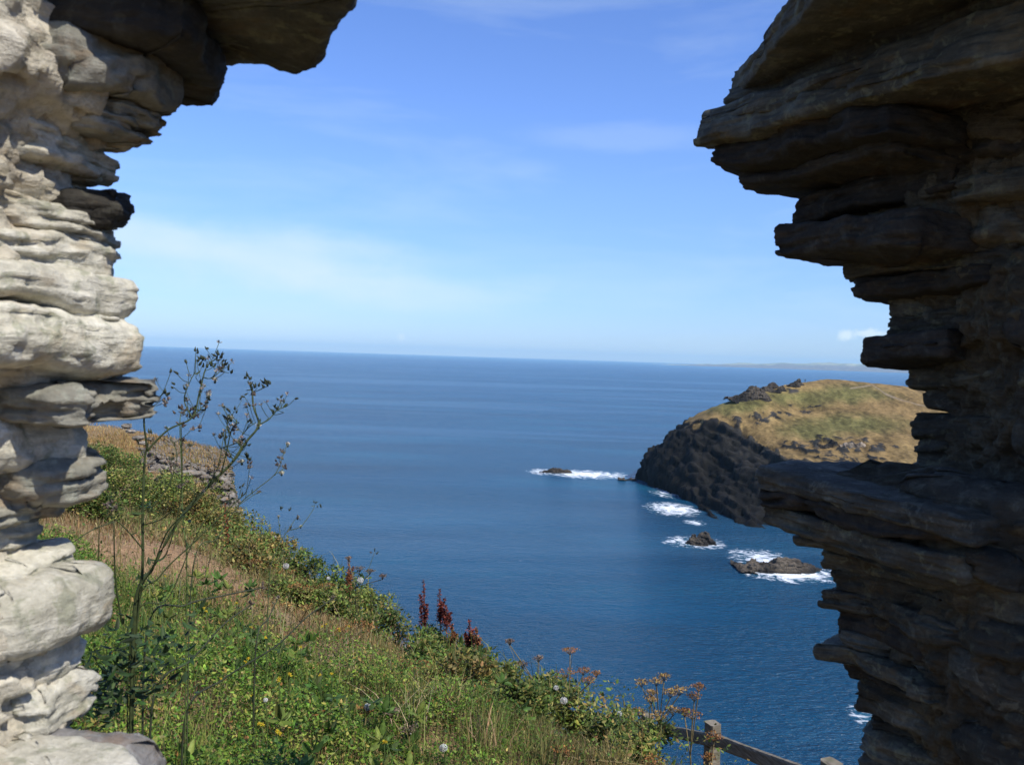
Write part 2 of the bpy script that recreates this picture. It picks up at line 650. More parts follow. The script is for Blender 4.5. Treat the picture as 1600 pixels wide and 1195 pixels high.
class RBF:
    def __init__(self, pts, k=1.0):
        pts = np.asarray(pts, float)
        self.p, self.k = pts[:, :2], k
        n = len(pts)
        A = np.zeros((n + 3, n + 3))
        A[:n, :n] = self.f(self.p[:, None] - self.p[None])
        A[:n, n] = 1
        A[:n, n + 1:] = self.p
        A[n:, :n] = A[:n, n:].T
        self.w = np.linalg.solve(A, np.concatenate([pts[:, 2], [0, 0, 0]]))

    def f(self, d):
        return -np.sqrt((d ** 2).sum(-1) + self.k ** 2)

    def __call__(self, x, y):
        q = np.stack([x.ravel(), y.ravel()], -1)
        out = np.empty(len(q))
        n = len(self.p)
        for i in range(0, len(q), 20000):
            s = q[i:i + 20000]
            out[i:i + 20000] = self.f(s[:, None] - self.p[None]) @ self.w[:n] + self.w[n] + s @ self.w[n + 1:]
        return out.reshape(x.shape)


HP = [P(*a) for a in ((1145, 610, 452), (1215, 600, 466), (1280, 592, 482), (1340, 596, 482), (1400, 604, 470), (1445, 617, 458), (1520, 640, 450),
                      (1250, 640, 440), (1350, 640, 432), (1150, 652, 428), (1300, 690, 396), (1400, 700, 386), (1200, 690, 402), (1250, 725, 368), (1420, 735, 362),
                      (1080, 650, 442), (1030, 675, 452), (1120, 700, 405), (1160, 730, 382), (1190, 780, 352), (1100, 752, 392), (1320, 800, 330), (1450, 790, 335), (1560, 760, 345))]
HP = np.array(HP)
HP = np.concatenate([HP, [(130, 520, 30), (190, 560, 40), (260, 580, 44), (370, 560, 50), (400, 440, 56), (330, 470, 57), (300, 330, 22), (400, 300, 26), (150, 500, 47), (215, 515, 50)]])
hrbf = RBF(HP, 6.0)
gx = np.arange(52, 335, 0.75)
gy = np.concatenate([np.arange(238, 500, 0.85), np.arange(500, 640, 2.5)])
X, Y = np.meshgrid(gx, gy, indexing='ij')
wob = fbm(p3(X / 16, Y / 16), 4, 3).reshape(X.shape)
sdh = poly_sd(X, Y, SHORE) + 3.0 * wob
top = hrbf(X, Y)
cl = np.where(sdh > 0, 6.0 * np.abs(sdh) ** 0.52, -2.0 * np.abs(sdh)) - 1.2
base = np.minimum(top, cl)
gyy, gxx = np.gradient(base, gx, gy)[1], np.gradient(base, gx, gy)[0]
slope = np.hypot(gxx, gyy)
prx, pry = proj(np.stack([X, Y, base], -1).reshape(-1, 3))
prx, pry = prx.reshape(X.shape), pry.reshape(X.shape)
n1 = fbm(p3(X / 22, Y / 22), 5, 21).reshape(X.shape)
n2 = fbm(p3(X / 5, Y / 9), 4, 33).reshape(X.shape)
# bare rock: the seaward cliff, the broken ground above it and a few outcrops
edge_line = np.interp(prx, [985, 1010, 1060, 1100, 1140, 1190, 1235, 1265, 1300, 1400, 1500], [690, 684, 662, 660, 668, 690, 716, 728, 742, 752, 760])
rock = sstep(-10, 14, pry - edge_line + 26 * n1 + 10 * n2)
rock = np.maximum(rock, sstep(1.15, 1.6, slope + 0.3 * n1))


def img_blob(px, py, a, b, soft=0.5):
    d = np.hypot((prx - px) / a, (pry - py) / b)
    return sstep(1 + soft, 1 - soft, d + 0.5 * n2 + 0.35 * n1)


front = (Y < 486)
crag = np.zeros_like(X)
for a in ((1205, 650, 40, 7), (1160, 658, 60, 7), (1255, 634, 26, 3.2), (1120, 664, 50, 8), (1300, 700, 60, 9), (1290, 688, 26, 6), (1345, 694, 34, 10), (1235, 612, 16, 5), (1240, 700, 34, 10), (1380, 700, 26, 7), (1330, 716, 50, 8)):
    crag = np.maximum(crag, img_blob(*a))
crag *= front
rockall = np.clip(np.maximum(rock, crag * 0.95), 0, 1)
led = base * 0.9 + 2.4 * n1 + 0.12 * X
ledge = (np.abs((led / 3.1) % 1 - 0.5) * 2) ** 1.6
n4 = fbm(p3(X / 2.6, Y / 4.5), 3, 91).reshape(X.shape)
crag = crag * sstep(0.02, 0.22, n4 + 0.35 * n2 + 0.05)
rockall = np.clip(np.maximum(rock, crag), 0, 1)
Z = base + rock * (2.2 * n2 + 1.2 * (ledge - 0.5)) + crag * (1 - rock) * (0.5 + 0.9 * np.maximum(n4, 0))
Z += (1 - rockall) * (0.35 * n2 + 0.7 * n1 + 0.15 * n4)
Z -= 3.0 * sstep(0, -6, sdh)
Z = np.where(sdh < -6, -6, Z)
# colours carried by the ground itself: olive turf, straw, bare path
oliv = np.zeros_like(X)
for a in ((1150, 632, 60, 14), (1240, 622, 70, 12), (1320, 615, 60, 12), (1320, 662, 80, 13), (1270, 672, 50, 12)):
    oliv = np.maximum(oliv, img_blob(*a, 0.7))
straw = np.array([0.205, 0.142, 0.055])
turf = np.array([0.125, 0.112, 0.038])
tan = np.array([0.165, 0.108, 0.045])
cg = straw * (0.5 + 0.5 * n1[..., None]) + tan * (0.5 - 0.5 * n1[..., None])
cg = cg * (1 - oliv[..., None]) + turf * oliv[..., None]
cg = cg * (1 + 0.6 * n2[..., None] + 0.55 * fbm(p3(X / 1.6, Y / 2.4), 3, 77).reshape(X.shape)[..., None])
path = np.zeros_like(X)
for (ax, ay, bx, by) in ((1362, 600, 1385, 616), (1385, 616, 1410, 625), (1410, 625, 1446, 634), (1360, 602, 1330, 606)):
    ex, ey = bx - ax, by - ay
    tt = np.clip(((prx - ax) * ex + (pry - ay) * ey) / (ex * ex + ey * ey), 0, 1)
    path = np.maximum(path, 0.8 * sstep(1.9, 0.3, np.hypot(prx - ax - ex * tt, (pry - ay - ey * tt) * 1.5) + 1.5 * n2))
path *= front
cg = cg * (1 - path[..., None]) + np.array([0.25, 0.20, 0.14]) * path[..., None]
rk = np.clip(0.5 + 0.9 * n2 + 0.5 * (ledge - 0.5), 0, 1)[..., None]
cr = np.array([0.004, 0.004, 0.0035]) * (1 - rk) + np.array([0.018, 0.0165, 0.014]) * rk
upper = sstep(10, 30, base)[..., None] * sstep(1090, 1200, prx)[..., None]  # rock catching the sun is painted lighter; the shaded cliff stays near black
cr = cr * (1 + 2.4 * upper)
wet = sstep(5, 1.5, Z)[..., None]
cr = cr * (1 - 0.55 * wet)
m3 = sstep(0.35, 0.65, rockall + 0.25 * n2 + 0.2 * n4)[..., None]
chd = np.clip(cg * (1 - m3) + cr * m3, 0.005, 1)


def land_mat(name, bscale=1.0):
    t = NT(name)
    p = t.pos()
    col = t.mix(1.0, t.tint(), t.ramp(t.noise(p, 0.8 * bscale, 6, 0.7), [(0.3, 0.6), (0.7, 1.4)]), 'MULTIPLY')
    n = t.bump(t.noise(t.map(p, (1, 1, 2.0)), 0.9 * bscale, 6, 0.7), 0.7, 0.7 / bscale)
    return t.done(t.bsdf(col, 0.92, n, 0.15))


g = Geo()
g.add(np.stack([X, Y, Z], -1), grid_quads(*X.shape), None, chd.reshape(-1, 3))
hl = g.build('headland', land_mat('headland_ground'))
_nv = len(hl.data.vertices)
_c = np.empty(_nv * 3, np.float32)
_n = np.empty(_nv * 3, np.float32)
hl.data.vertices.foreach_get('co', _c)
hl.data.vertices.foreach_get('normal', _n)
_c, _n = _c.reshape(-1, 3).astype(float), _n.reshape(-1, 3).astype(float)
_q = _c.copy()
_q[:, 2] += 0.32 * _q[:, 0] - 0.1 * _q[:, 1]
_d = 3.4 * (ridged(_q / np.array([19, 22, 3.6]), 6, 141) - 0.45) + 1.5 * fbm(_q / np.array([7, 8, 1.5]), 5, 142) + 0.5 * (ridged(_q / np.array([3, 3, 1.1]), 3, 143) - 0.4)
_c += _n * (_d * rock.ravel() + 0.35 * _d * (crag * (1 - rock)).ravel())[:, None]
hl.data.vertices.foreach_set('co', _c.astype(np.float32).ravel())
hl.data.update()
tag(hl, 'grassy headland with dark sea cliff across the bay', 'headland', kind='structure')
ZH = Z


def head_zs(x, y):
    x, y = np.asarray(x), np.asarray(y)
    i = np.clip(np.searchsorted(gx, x) - 1, 0, len(gx) - 2)
    j = np.clip(np.searchsorted(gy, y) - 1, 0, len(gy) - 2)
    fx = np.clip((x - gx[i]) / (gx[i + 1] - gx[i]), 0, 1)
    fy = np.clip((y - gy[j]) / (gy[j + 1] - gy[j]), 0, 1)
    return (ZH[i, j] * (1 - fx) + ZH[i + 1, j] * fx) * (1 - fy) + (ZH[i, j + 1] * (1 - fx) + ZH[i + 1, j + 1] * fx) * fy


def head_z(x, y):
    i = int(np.clip(np.searchsorted(gx, x), 1, len(gx) - 1))
    j = int(np.clip(np.searchsorted(gy, y), 1, len(gy) - 1))
    return float(ZH[i, j])


# ------------------------------------------------------------------ far coast on the horizon
xs = np.linspace(1020, 2400, 240)
ny = 14
V, C = [], []
for i, px in enumerate(xs):
    tpx = (px - 1020) / 1380
    Yw = 21000 - 9500 * min(1, tpx * 1.25)
    hgt = 240 * sstep(0, 0.18, np.array(tpx)) * (0.72 + 0.16 * vnoise(np.array([[px / 120, 1, 1]]), 5)[0] + 0.16 * vnoise(np.array([[px / 33, 3, 1]]), 6)[0])
    for j in range(ny):
        s = j / (ny - 1)
        Yj = Yw + 3200 * s
        q0 = P(px, 570, Yj)
        z = -3 + hgt * (1 - (1 - min(1, s * 2.2)) ** 2.2) * (1 - 0.25 * max(0, s - 0.6)) + (14 * vnoise(np.array([[px / 9, s * 7, 2]]), 9)[0] if s > 0.1 else 0)
        V.append((q0[0], Yj, z))
        f = vnoise(np.array([[px / 14, s * 8, 0]]), 12)[0]
        C.append(np.array([0.34, 0.33, 0.20]) * (1.0 + 0.45 * f) if s > 0.16 else np.array([0.20, 0.17, 0.14]))
g = Geo()
g.add(V, grid_quads(len(xs), ny), None, np.array(C))
fc = g.build('far_coast', land_mat('far_land', 0.02))
tag(fc, 'low hazy coastline of fields on the horizon', 'coast', kind='structure')

# ------------------------------------------------------------------ haze over the bay
if USE_HAZE:
    g = Geo()
    x0, x1, y0, y1, z0, z1 = -42000, 42000, -2000, 32000, -70, 330
    v = [(x, y, z) for x in (x0, x1) for y in (y0, y1) for z in (z0, z1)]
    g.add(v, [(0, 1, 3, 2), (4, 6, 7, 5), (0, 4, 5, 1), (2, 3, 7, 6), (0, 2, 6, 4), (1, 5, 7, 3)])
    t = NT('haze_air')
    pv = t.n('ShaderNodeVolumePrincipled')
    pv.inputs['Color'].default_value = (0.50, 0.82, 1.0, 1)
    pv.inputs['Density'].default_value = HAZE_D
    pv.inputs['Anisotropy'].default_value = 0.0
    t.t.links.new(pv.outputs[0], t.out.inputs['Volume'])
    hz = g.build('haze', t.m, smooth=False)
    tag(hz, 'thin sea haze lying over the bay', 'haze', kind='stuff')

# ------------------------------------------------------------------ rocks in the sea, crags on the headland, the walker
t = NT('sea_rock')
p = t.pos()
col = t.mix(1.0, t.tint(), t.ramp(t.noise(p, 1.3, 6, 0.7), [(0.3, 0.6), (0.7, 1.5)]), 'MULTIPLY')
sea_rock_m = t.done(t.bsdf(col, 0.8, t.bump(t.noise(t.map(p, (1, 1, 2.5)), 1.4, 6, 0.7), 0.8, 0.5), 0.3))


def far_rock(name, label, cat, px, py, wpx, hpx, seed, z=0.0, dark=1.0, depth=0.6, Yd=None, group=None, lumps=7):
    """a low craggy rock wpx wide and hpx high in the picture, standing at height z"""
    c = PZ(px, py, z) if Yd is None else P(px, py, Yd)
    rr = np.random.default_rng(seed)
    sc_ = c[1] / FPX
    hw, hh = wpx * 0.5 * sc_, hpx * sc_
    dep = hw * depth
    nx = 150
    u = np.linspace(-1.25, 1.25, nx)
    U, W = np.meshgrid(u, u, indexing='ij')
    x, y = U * hw, W * dep
    prof = np.zeros_like(U)
    for i in range(lumps):
        cx, cy = rr.uniform(-0.8, 0.8), rr.uniform(-0.6, 0.6)
        s = rr.uniform(0.16, 0.42)
        hgt = rr.uniform(0.35, 1.0) * (1 - 0.45 * abs(cx))
        a = rr.uniform(-0.5, 0.5)
        du, dw = (U - cx) * math.cos(a) + (W - cy) * math.sin(a), -(U - cx) * math.sin(a) + (W - cy) * math.cos(a)
        prof = np.maximum(prof, hgt * np.clip(1.5 - 1.3 * np.maximum(np.abs(du) / (s * 1.5), np.abs(dw) / s) ** 1.3, -1, 1) * (1 + 0.25 * du / s))
    edge = np.hypot(U, W)
    sizes = max(hh, 0.4)
    nn = fbm(p3(x / (sizes * 1.1) + seed, y / (sizes * 1.1)), 5, seed).reshape(U.shape)
    rg = ridged(p3(x / (sizes * 1.6) + seed, y / (sizes * 1.6)), 4, seed + 3).reshape(U.shape)
    prof = np.maximum(prof * (0.85 + 0.5 * nn), 0.14 * (1 - 1.3 * edge ** 2 + 0.9 * nn))
    zz = np.minimum(prof, 1.05) * hh + 0.10 * hh * nn * (edge < 1.1) + 0.22 * hh * (rg - 0.3) * np.clip(prof, 0, 1)
    zz = zz - 0.35 * hh * sstep(0.75, 1.2, edge + 0.25 * nn) - 0.04 * hh
    gzv = head_zs(x + c[0], y + c[1]) - c[2] if Yd is not None else 0.0
    zz_abs = zz + gzv - (0.35 if Yd is not None else 0.0)
    f = np.clip(0.40 + 1.3 * nn + 0.5 * rg, 0, 1)[..., None]
    cc = np.array([0.028, 0.024, 0.020]) * (1 - f) + np.array([0.18, 0.145, 0.105]) * f
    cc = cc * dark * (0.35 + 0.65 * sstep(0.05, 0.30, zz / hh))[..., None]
    g = Geo()
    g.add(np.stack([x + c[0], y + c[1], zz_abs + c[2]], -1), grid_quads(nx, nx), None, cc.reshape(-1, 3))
    o = g.place(name, sea_rock_m, tuple(c))
    displace_normals(o.data, lambda q_: np.clip(hh, .8, 6) * (0.16 * (ridged((q_ + seed * 3.1) / (np.array([1.1, 1.1, .38]) * max(hh, .8) * .55), 5, seed + 31) - .45) + 0.07 * fbm((q_ + seed) / (np.array([1, 1, .4]) * max(hh, .8) * .16), 3, seed + 32)))
    return tag(o, label, cat, group)


far_rock('sea_rock', 'low flat rock in the foam off the tip of the headland', 'rock', 866, 738, 54, 9, 4, dark=0.4, depth=0.5)
far_rock('sea_rock', 'dark humped rock alone in the water below the cliff', 'rock', 1094, 850, 48, 25, 12, dark=0.6, depth=0.8)
far_rock('sea_rock', 'long brown reef ringed by white surf beside the stone wall', 'rock', 1218, 890, 112, 24, 23, dark=0.6, depth=0.5, lumps=26)
far_rock('sea_rock', 'small low ledge of dark rock at the foot of the headland tip', 'rock', 982, 750, 26, 7, 31, dark=0.5)
far_rock('rock_outcrop', 'dark flat-topped crag at the left end of the grassy summit', 'rock', 1172, 611, 58, 15, 41, Yd=446, dark=0.4, lumps=16)
far_rock('rock_outcrop', 'thin dark crag just right of the flat-topped one on the summit', 'rock', 1208, 607, 44, 11, 43, Yd=456, dark=0.4, lumps=12)
far_rock('rock_outcrop', 'small dark rocks below the walker on the headland', 'rock', 1240, 608, 32, 11, 47, Yd=462, dark=0.4, lumps=6)
far_rock('rock_outcrop', 'black boulder group in the straw slope below the green turf', 'rock', 1293, 694, 34, 11, 53, Yd=390, dark=0.3, lumps=6)
far_rock('rock_outcrop', 'pale scree of slates in the straw slope next to the wall', 'rock', 1338, 702, 44, 9, 59, Yd=390, dark=1.6, lumps=12)
far_rock('rock_outcrop', 'dark ledge in the middle of the grassy slope', 'rock', 1258, 636, 28, 5, 61, Yd=436, dark=0.4, lumps=6)

# the walker: one skinned body
_ys = np.arange(430, 520, .5)
_xs = P(1258, 594, 1.0)[0] * _ys
_el = (head_zs(_xs, _ys) - 60) / _ys
_k = int(np.argmax(_el))                      # the skyline as seen along this bearing
wp = np.array([_xs[_k], _ys[_k], 0.0])
wz = head_z(wp[0], wp[1])
walker = thing('person', 'tiny person in dark clothes standing on the headland summit', 'person', (wp[0], wp[1], wz - 0.05))
me = bpy.data.meshes.new('body')
jv = [(0, 0, .95), (0, 0, 1.2), (0, 0, 1.42), (0, 0, 1.52), (0, 0, 1.68), (-.2, 0, 1.4), (-.27, .02, 1.12), (-.26, -.1, .9), (.2, 0, 1.4), (.28, .02, 1.12), (.25, -.12, .92),
      (-.1, 0, .9), (-.13, -.02, .5), (-.15, .02, .06), (-.16, -.14, .04), (.1, 0, .9), (.12, -.02, .5), (.14, .02, .06), (.15, -.14, .04), (0, -.01, 1.78)]
je = [(0, 1), (1, 2), (2, 3), (3, 4), (4, 19), (2, 5), (5, 6), (6, 7), (2, 8), (8, 9), (9, 10), (0, 11), (11, 12), (12, 13), (13, 14), (0, 15), (15, 16), (16, 17), (17, 18)]
me.from_pydata(jv, je, [])
body = bpy.data.objects.new('body', me)
COL.objects.link(body)
body.parent = walker
sk = body.modifiers.new('skin', 'SKIN')
rd = [.15, .15, .15, .06, .1, .075, .05, .04, .075, .05, .04, .1, .07, .05, .045, .1, .07, .05, .045, .07]
for i, r_ in enumerate(rd):
    me.skin_vertices[0].data[i].radius = (r_, r_ * .85)
me.skin_vertices[0].data[0].use_root = True
ss = body.modifiers.new('sub', 'SUBSURF')
ss.levels = ss.render_levels = 1
t = NT('dark_clothes')
sepz = t.n('ShaderNodeSeparateXYZ')
t.set(sepz.inputs[0], t.n('ShaderNodeTexCoord').outputs['Object'])
me.materials.append(t.done(t.bsdf(t.ramp(sepz.outputs[2], [(0.0, (0.02, 0.022, 0.03)), (0.9, (0.04, 0.03, 0.04)), (1.0, (0.05, 0.03, 0.03))]), 0.85)))
g = Geo()
g.ball((wp[0], wp[1] + .02, wz - 0.05 + 1.74), 0.105, 3, 0.05, (0.03, 0.02, 0.015), sq=0.9)
g.build('hair', leaf_mat('hair', trans=0.0, rough=0.7), walker)
# ------------------------------------------------------------------ masonry
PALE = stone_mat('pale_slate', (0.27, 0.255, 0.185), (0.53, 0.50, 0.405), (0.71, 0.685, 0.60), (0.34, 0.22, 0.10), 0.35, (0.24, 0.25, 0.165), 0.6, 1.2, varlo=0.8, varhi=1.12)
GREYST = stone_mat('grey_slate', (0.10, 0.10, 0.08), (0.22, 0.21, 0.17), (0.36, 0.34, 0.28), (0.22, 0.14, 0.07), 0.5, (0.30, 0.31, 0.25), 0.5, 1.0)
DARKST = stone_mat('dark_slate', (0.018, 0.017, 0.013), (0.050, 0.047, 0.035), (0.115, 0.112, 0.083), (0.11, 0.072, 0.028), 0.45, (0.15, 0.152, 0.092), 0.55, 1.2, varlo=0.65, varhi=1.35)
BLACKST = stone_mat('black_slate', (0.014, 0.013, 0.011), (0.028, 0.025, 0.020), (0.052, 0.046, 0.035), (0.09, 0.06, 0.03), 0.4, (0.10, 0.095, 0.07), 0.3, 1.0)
MORT_PALE = stone_mat('pale_lime_mortar', (0.36, 0.32, 0.24), (0.52, 0.47, 0.37), (0.62, 0.58, 0.48), (0.33, 0.24, 0.15), 0.45, (0.22, 0.22, 0.17), 0.5, 1.4, rough=0.95)
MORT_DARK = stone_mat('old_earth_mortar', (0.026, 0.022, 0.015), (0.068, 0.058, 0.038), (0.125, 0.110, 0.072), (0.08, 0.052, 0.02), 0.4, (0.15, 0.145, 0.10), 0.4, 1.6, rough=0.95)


def jagged(poly, amp, step, seed):
    """break the straight sides of an outline into short angular splinters"""
    r = np.random.default_rng(seed + 5000)
    out = []
    n = len(poly)
    for i in range(n):
        a, b = poly[i], poly[(i + 1) % n]
        L = np.linalg.norm(b - a)
        out.append(a)
        k = int(L / step)
        if k < 1:
            continue
        nn = np.array([b[1] - a[1], a[0] - b[0]]) / (L + 1e-9)
        for t_ in np.sort(r.uniform(0.08, 0.92, k)):
            out.append(a + (b - a) * t_ + nn * amp * r.uniform(-1.0, 0.55))
    return np.array(out)


def resample(poly, n):
    poly = np.asarray(poly, float)
    # one round of corner cutting, lightly
    a, b = poly, np.roll(poly, -1, 0)
    poly = np.stack([a * 0.93 + b * 0.07, a * 0.07 + b * 0.93], 1).reshape(-1, 2)
    c = np.concatenate([poly, poly[:1]])
    s = np.concatenate([[0], np.cumsum(np.linalg.norm(np.diff(c, axis=0), axis=1))])
    t = np.linspace(0, s[-1], n, endpoint=False)
    return np.stack([np.interp(t, s, c[:, 0]), np.interp(t, s, c[:, 1])], 1)


def slab(poly, z0, z1, seed, n=150, rings=20, chip=0.010, rough=0.004, layers=5, rnd=0.25, tilt=(0, 0), taper=0.0, dome=0.12, pivot=None, jag=0.009, jstep=0.045):
    """a rough bedded stone: plan outline poly between heights z0 and z1, laminated broken rim, rounded arrises"""
    poly = np.asarray(poly, float)
    if np.sum(poly[:, 0] * np.roll(poly[:, 1], -1) - poly[:, 1] * np.roll(poly[:, 0], -1)) < 0:
        poly = poly[::-1]
    if jag:
        poly = jagged(poly, jag, jstep, seed)
    pts = resample(poly, n)
    T = z1 - z0
    cen = pts.mean(0)
    tg = np.roll(pts, -1, 0) - np.roll(pts, 1, 0)
    nr = np.stack([tg[:, 1], -tg[:, 0]], 1)
    nr /= np.linalg.norm(nr, axis=1)[:, None] + 1e-9
    minr = np.percentile(np.linalg.norm(pts - cen, axis=1), 10)
    prof = [(s, 0.0) for s in (0.03, 0.25, 0.45, 0.62, 0.76, 0.88)] + [(1.0, z) for z in np.linspace(0, 1, rings)] + [(s, 1.0) for s in (0.88, 0.76, 0.62, 0.45, 0.25, 0.03)]
    V = []
    for (s, zf) in prof:
        e = abs(2 * zf - 1)
        ins = rnd * T * (1 - math.sqrt(max(0, 1 - e ** 2.6)))
        p = np.concatenate([pts, np.full((n, 1), zf * T)], 1)
        warp = 0.9 * vnoise(np.concatenate([pts * 9, np.full((n, 1), seed * 1.7)], 1), seed)
        lay = np.floor(zf * layers + warp * 0.8)
        st = vnoise(np.concatenate([pts * 13 + lay[:, None] * 5.1, lay[:, None] * 3.3 + seed], 1), seed + 3)
        st = st + 0.6 * vnoise(np.concatenate([pts * 40 + lay[:, None] * 2.1, lay[:, None] * 1.3 + seed], 1), seed + 4)
        st = st - 1.1 * np.maximum(0, vnoise(np.concatenate([pts * 22 + lay[:, None] * 7.7, lay[:, None] * 4.1 + seed], 1), seed + 6) - 0.25)
        off = -ins + chip * st * 0.8 + taper * (0.5 - zf) * T
        off = np.maximum(off, -0.75 * minr)
        xy = cen + (pts + nr * off[:, None] - cen) * s
        big = vnoise(np.concatenate([xy * 7, np.full((n, 1), seed * 2.1 + (zf > 0.5))], 1), seed + 8)
        zz = z0 + T * zf + T * 0.16 * big * (0.5 + abs(zf - 0.5)) + (1 if zf > 0.5 else -1) * (abs(2 * zf - 1)) * T * dome * (1 - s ** 2)
        V.append(np.concatenate([xy, zz[:, None]], 1))
    V = np.concatenate(V)
    # warp the whole stone a little so that no face is a straight extrusion
    lowf = np.stack([vnoise(V * 6 + 11 * k, seed + 20 + k) for k in range(3)], 1)
    V = V + lowf * np.array([chip, chip, min(chip, T * 0.12)])
    if tilt != (0, 0):
        pv = np.array([*(cen if pivot is None else pivot), (z0 + z1) / 2])
        d = V - pv
        d[:, 2] += d[:, 0] * math.tan(R(tilt[0])) + d[:, 1] * math.tan(R(tilt[1]))
        V = pv + d
    m = len(prof)
    i, j = np.meshgrid(np.arange(m - 1), np.arange(n), indexing='ij')
    j2 = (j + 1) % n
    q = np.stack([(i * n + j).ravel(), (i * n + j2).ravel(), ((i + 1) * n + j2).ravel(), ((i + 1) * n + j).ravel()], 1)
    nv = m * n
    V = np.concatenate([V, [V[:n].mean(0), V[-n:].mean(0)]])
    jj = np.arange(n)
    t = np.concatenate([np.stack([np.full(n, nv), (jj + 1) % n, jj], 1), np.stack([np.full(n, nv + 1), (m - 1) * n + jj, (m - 1) * n + (jj + 1) % n], 1)])
    return V, q, t, seed, rough


def stone_obj(parent, mat, S, name='stone', label=None, tint=(1, 1, 1)):
    V, q, t, seed, rough = S
    g = Geo()
    g.add(V, q, t, tint)
    o = g.build(name, mat, parent)
    displace_normals(o.data, lambda c: rough * (1.3 * fbm(c * 22 + seed, 3, seed) + 0.9 * fbm(c * np.array([60, 60, 150]) + seed, 3, seed + 5)) + rough * 0.9 * np.minimum(0, ridged(c * 18 + seed, 3, seed + 9) - 0.1))
    if label:
        o['label'] = label
    return o


UL = np.array([-0.21, -0.98])
NL = np.array([0.98, -0.21])
UR = np.array([0.43, -0.903])
NR_ = np.array([-0.903, -0.43])


def jamb_poly(px, py, Y, L, D, U, N, seed, sharp=0.0):
    T = P(px, py, Y)[:2]
    r = np.random.default_rng(seed)
    j = lambda a: r.uniform(-a, a)
    loc = [(0, 0), (0.22 * L, -sharp * 0.06 + j(.01)), (0.55 * L, -sharp * 0.05 + j(.014)), (0.85 * L, -0.01 + j(.012)), (L, -0.03), (1.06 * L, -0.5 * D), (0.9 * L, -D), (0.1 * L, -D), (-0.03 - 0.03 * sharp, -0.45 * D), (-0.025, -0.1 * D - sharp * 0.03)]
    return np.array([T + u * U + v * N for u, v in loc])


def loft(parent, name, mat, sect, zs, n, seed, amp, freq, capz=None):
    """masonry core: a closed wall whose plan outline changes with height"""
    V = []
    for z in zs:
        c = sect(z)
        V.append(np.concatenate([c, np.full((n, 1), z)], 1))
    V = np.array(V)
    m = len(zs)
    V = V.reshape(-1, 3)
    i, j = np.meshgrid(np.arange(m - 1), np.arange(n), indexing='ij')
    j2 = (j + 1) % n
    q = np.stack([(i * n + j).ravel(), (i * n + j2).ravel(), ((i + 1) * n + j2).ravel(), ((i + 1) * n + j).ravel()], 1)
    top = V[-n:].mean(0)
    nv = len(V)
    V = np.concatenate([V, [top]])
    jj = np.arange(n)
    t = np.stack([np.full(n, nv), (m - 1) * n + jj, (m - 1) * n + (jj + 1) % n], 1)
    g = Geo()
    g.add(V, q, t)
    o = g.build(name, mat, parent)
    displace_normals(o.data, lambda c: amp * (fbm(c * freq + seed, 4, seed) + 0.5 * fbm(c * freq * np.array([2.5, 2.5, 6]) + seed, 3, seed + 2) - 0.5 * np.maximum(0, ridged(c * freq * 2.2, 3, seed + 4) - 0.2)))
    displace_normals(o.data, lambda c: amp * 0.25 * fbm(c * 60, 3, seed + 8))
    return o


def seg_sample(poly, cnt):
    """points along a closed outline, cnt[i] of them on side i"""
    out = []
    for i, k in enumerate(cnt):
        a, b = poly[i], poly[(i + 1) % len(poly)]
        s = np.linspace(0, 1, k, endpoint=False)[:, None]
        out.append(a * (1 - s) + b * s)
    return np.concatenate(out)


# ------------------------------------------------------------------ the sunlit jamb
YL = 1.2
left = thing('ruined_wall', 'sunlit pale stone wall end with overhanging dark slab on top', 'wall', (-0.75, 0.75, 60 - 1.75))
SL = np.array([(-160, 240), (0, 235), (60, 232), (110, 245), (180, 235), (215, 195), (240, 150), (290, 138), (350, 140), (400, 158), (440, 168), (465, 185), (500, 180), (550, 195), (580, 170), (600, 105),
               (640, 100), (660, 75), (690, 115), (730, 105), (765, 55), (850, 60), (885, 85), (910, 140), (960, 140), (990, 112), (1050, 115), (1120, 135), (1195, 140), (1400, 140), (2600, 140)], float)
zl = np.array([P(a[1], a[0], YL)[2] for a in SL])
xl = np.array([P(a[1], a[0], YL)[0] for a in SL])


def secL(z):
    x = np.interp(-z, -zl, xl) - 0.012
    k = 1.0
    topz = 60.62
    sh = sstep(60.45, topz + 0.15, z)
    F = np.array([x, YL])
    near = np.array([-0.735, 0.1])
    poly = [F, near, np.array([-1.1, 0.04]), np.array([-2.3, 0.08]), np.array([-2.3, 1.22]), np.array([-1.2, 1.25]), F + np.array([-0.22, 0.05])]
    c = seg_sample(poly, (150, 30, 40, 20, 30, 40, 40))
    cen = np.array([-1.2, 0.7])
    return cen + (c - cen) * (1 - 0.55 * sh)


loft(left, 'masonry_core', MORT_PALE, secL, np.concatenate([np.arange(58.2, 59.3, 0.03), np.arange(59.3, 60.75, 0.007)]), 350, 5, 0.030, 15)

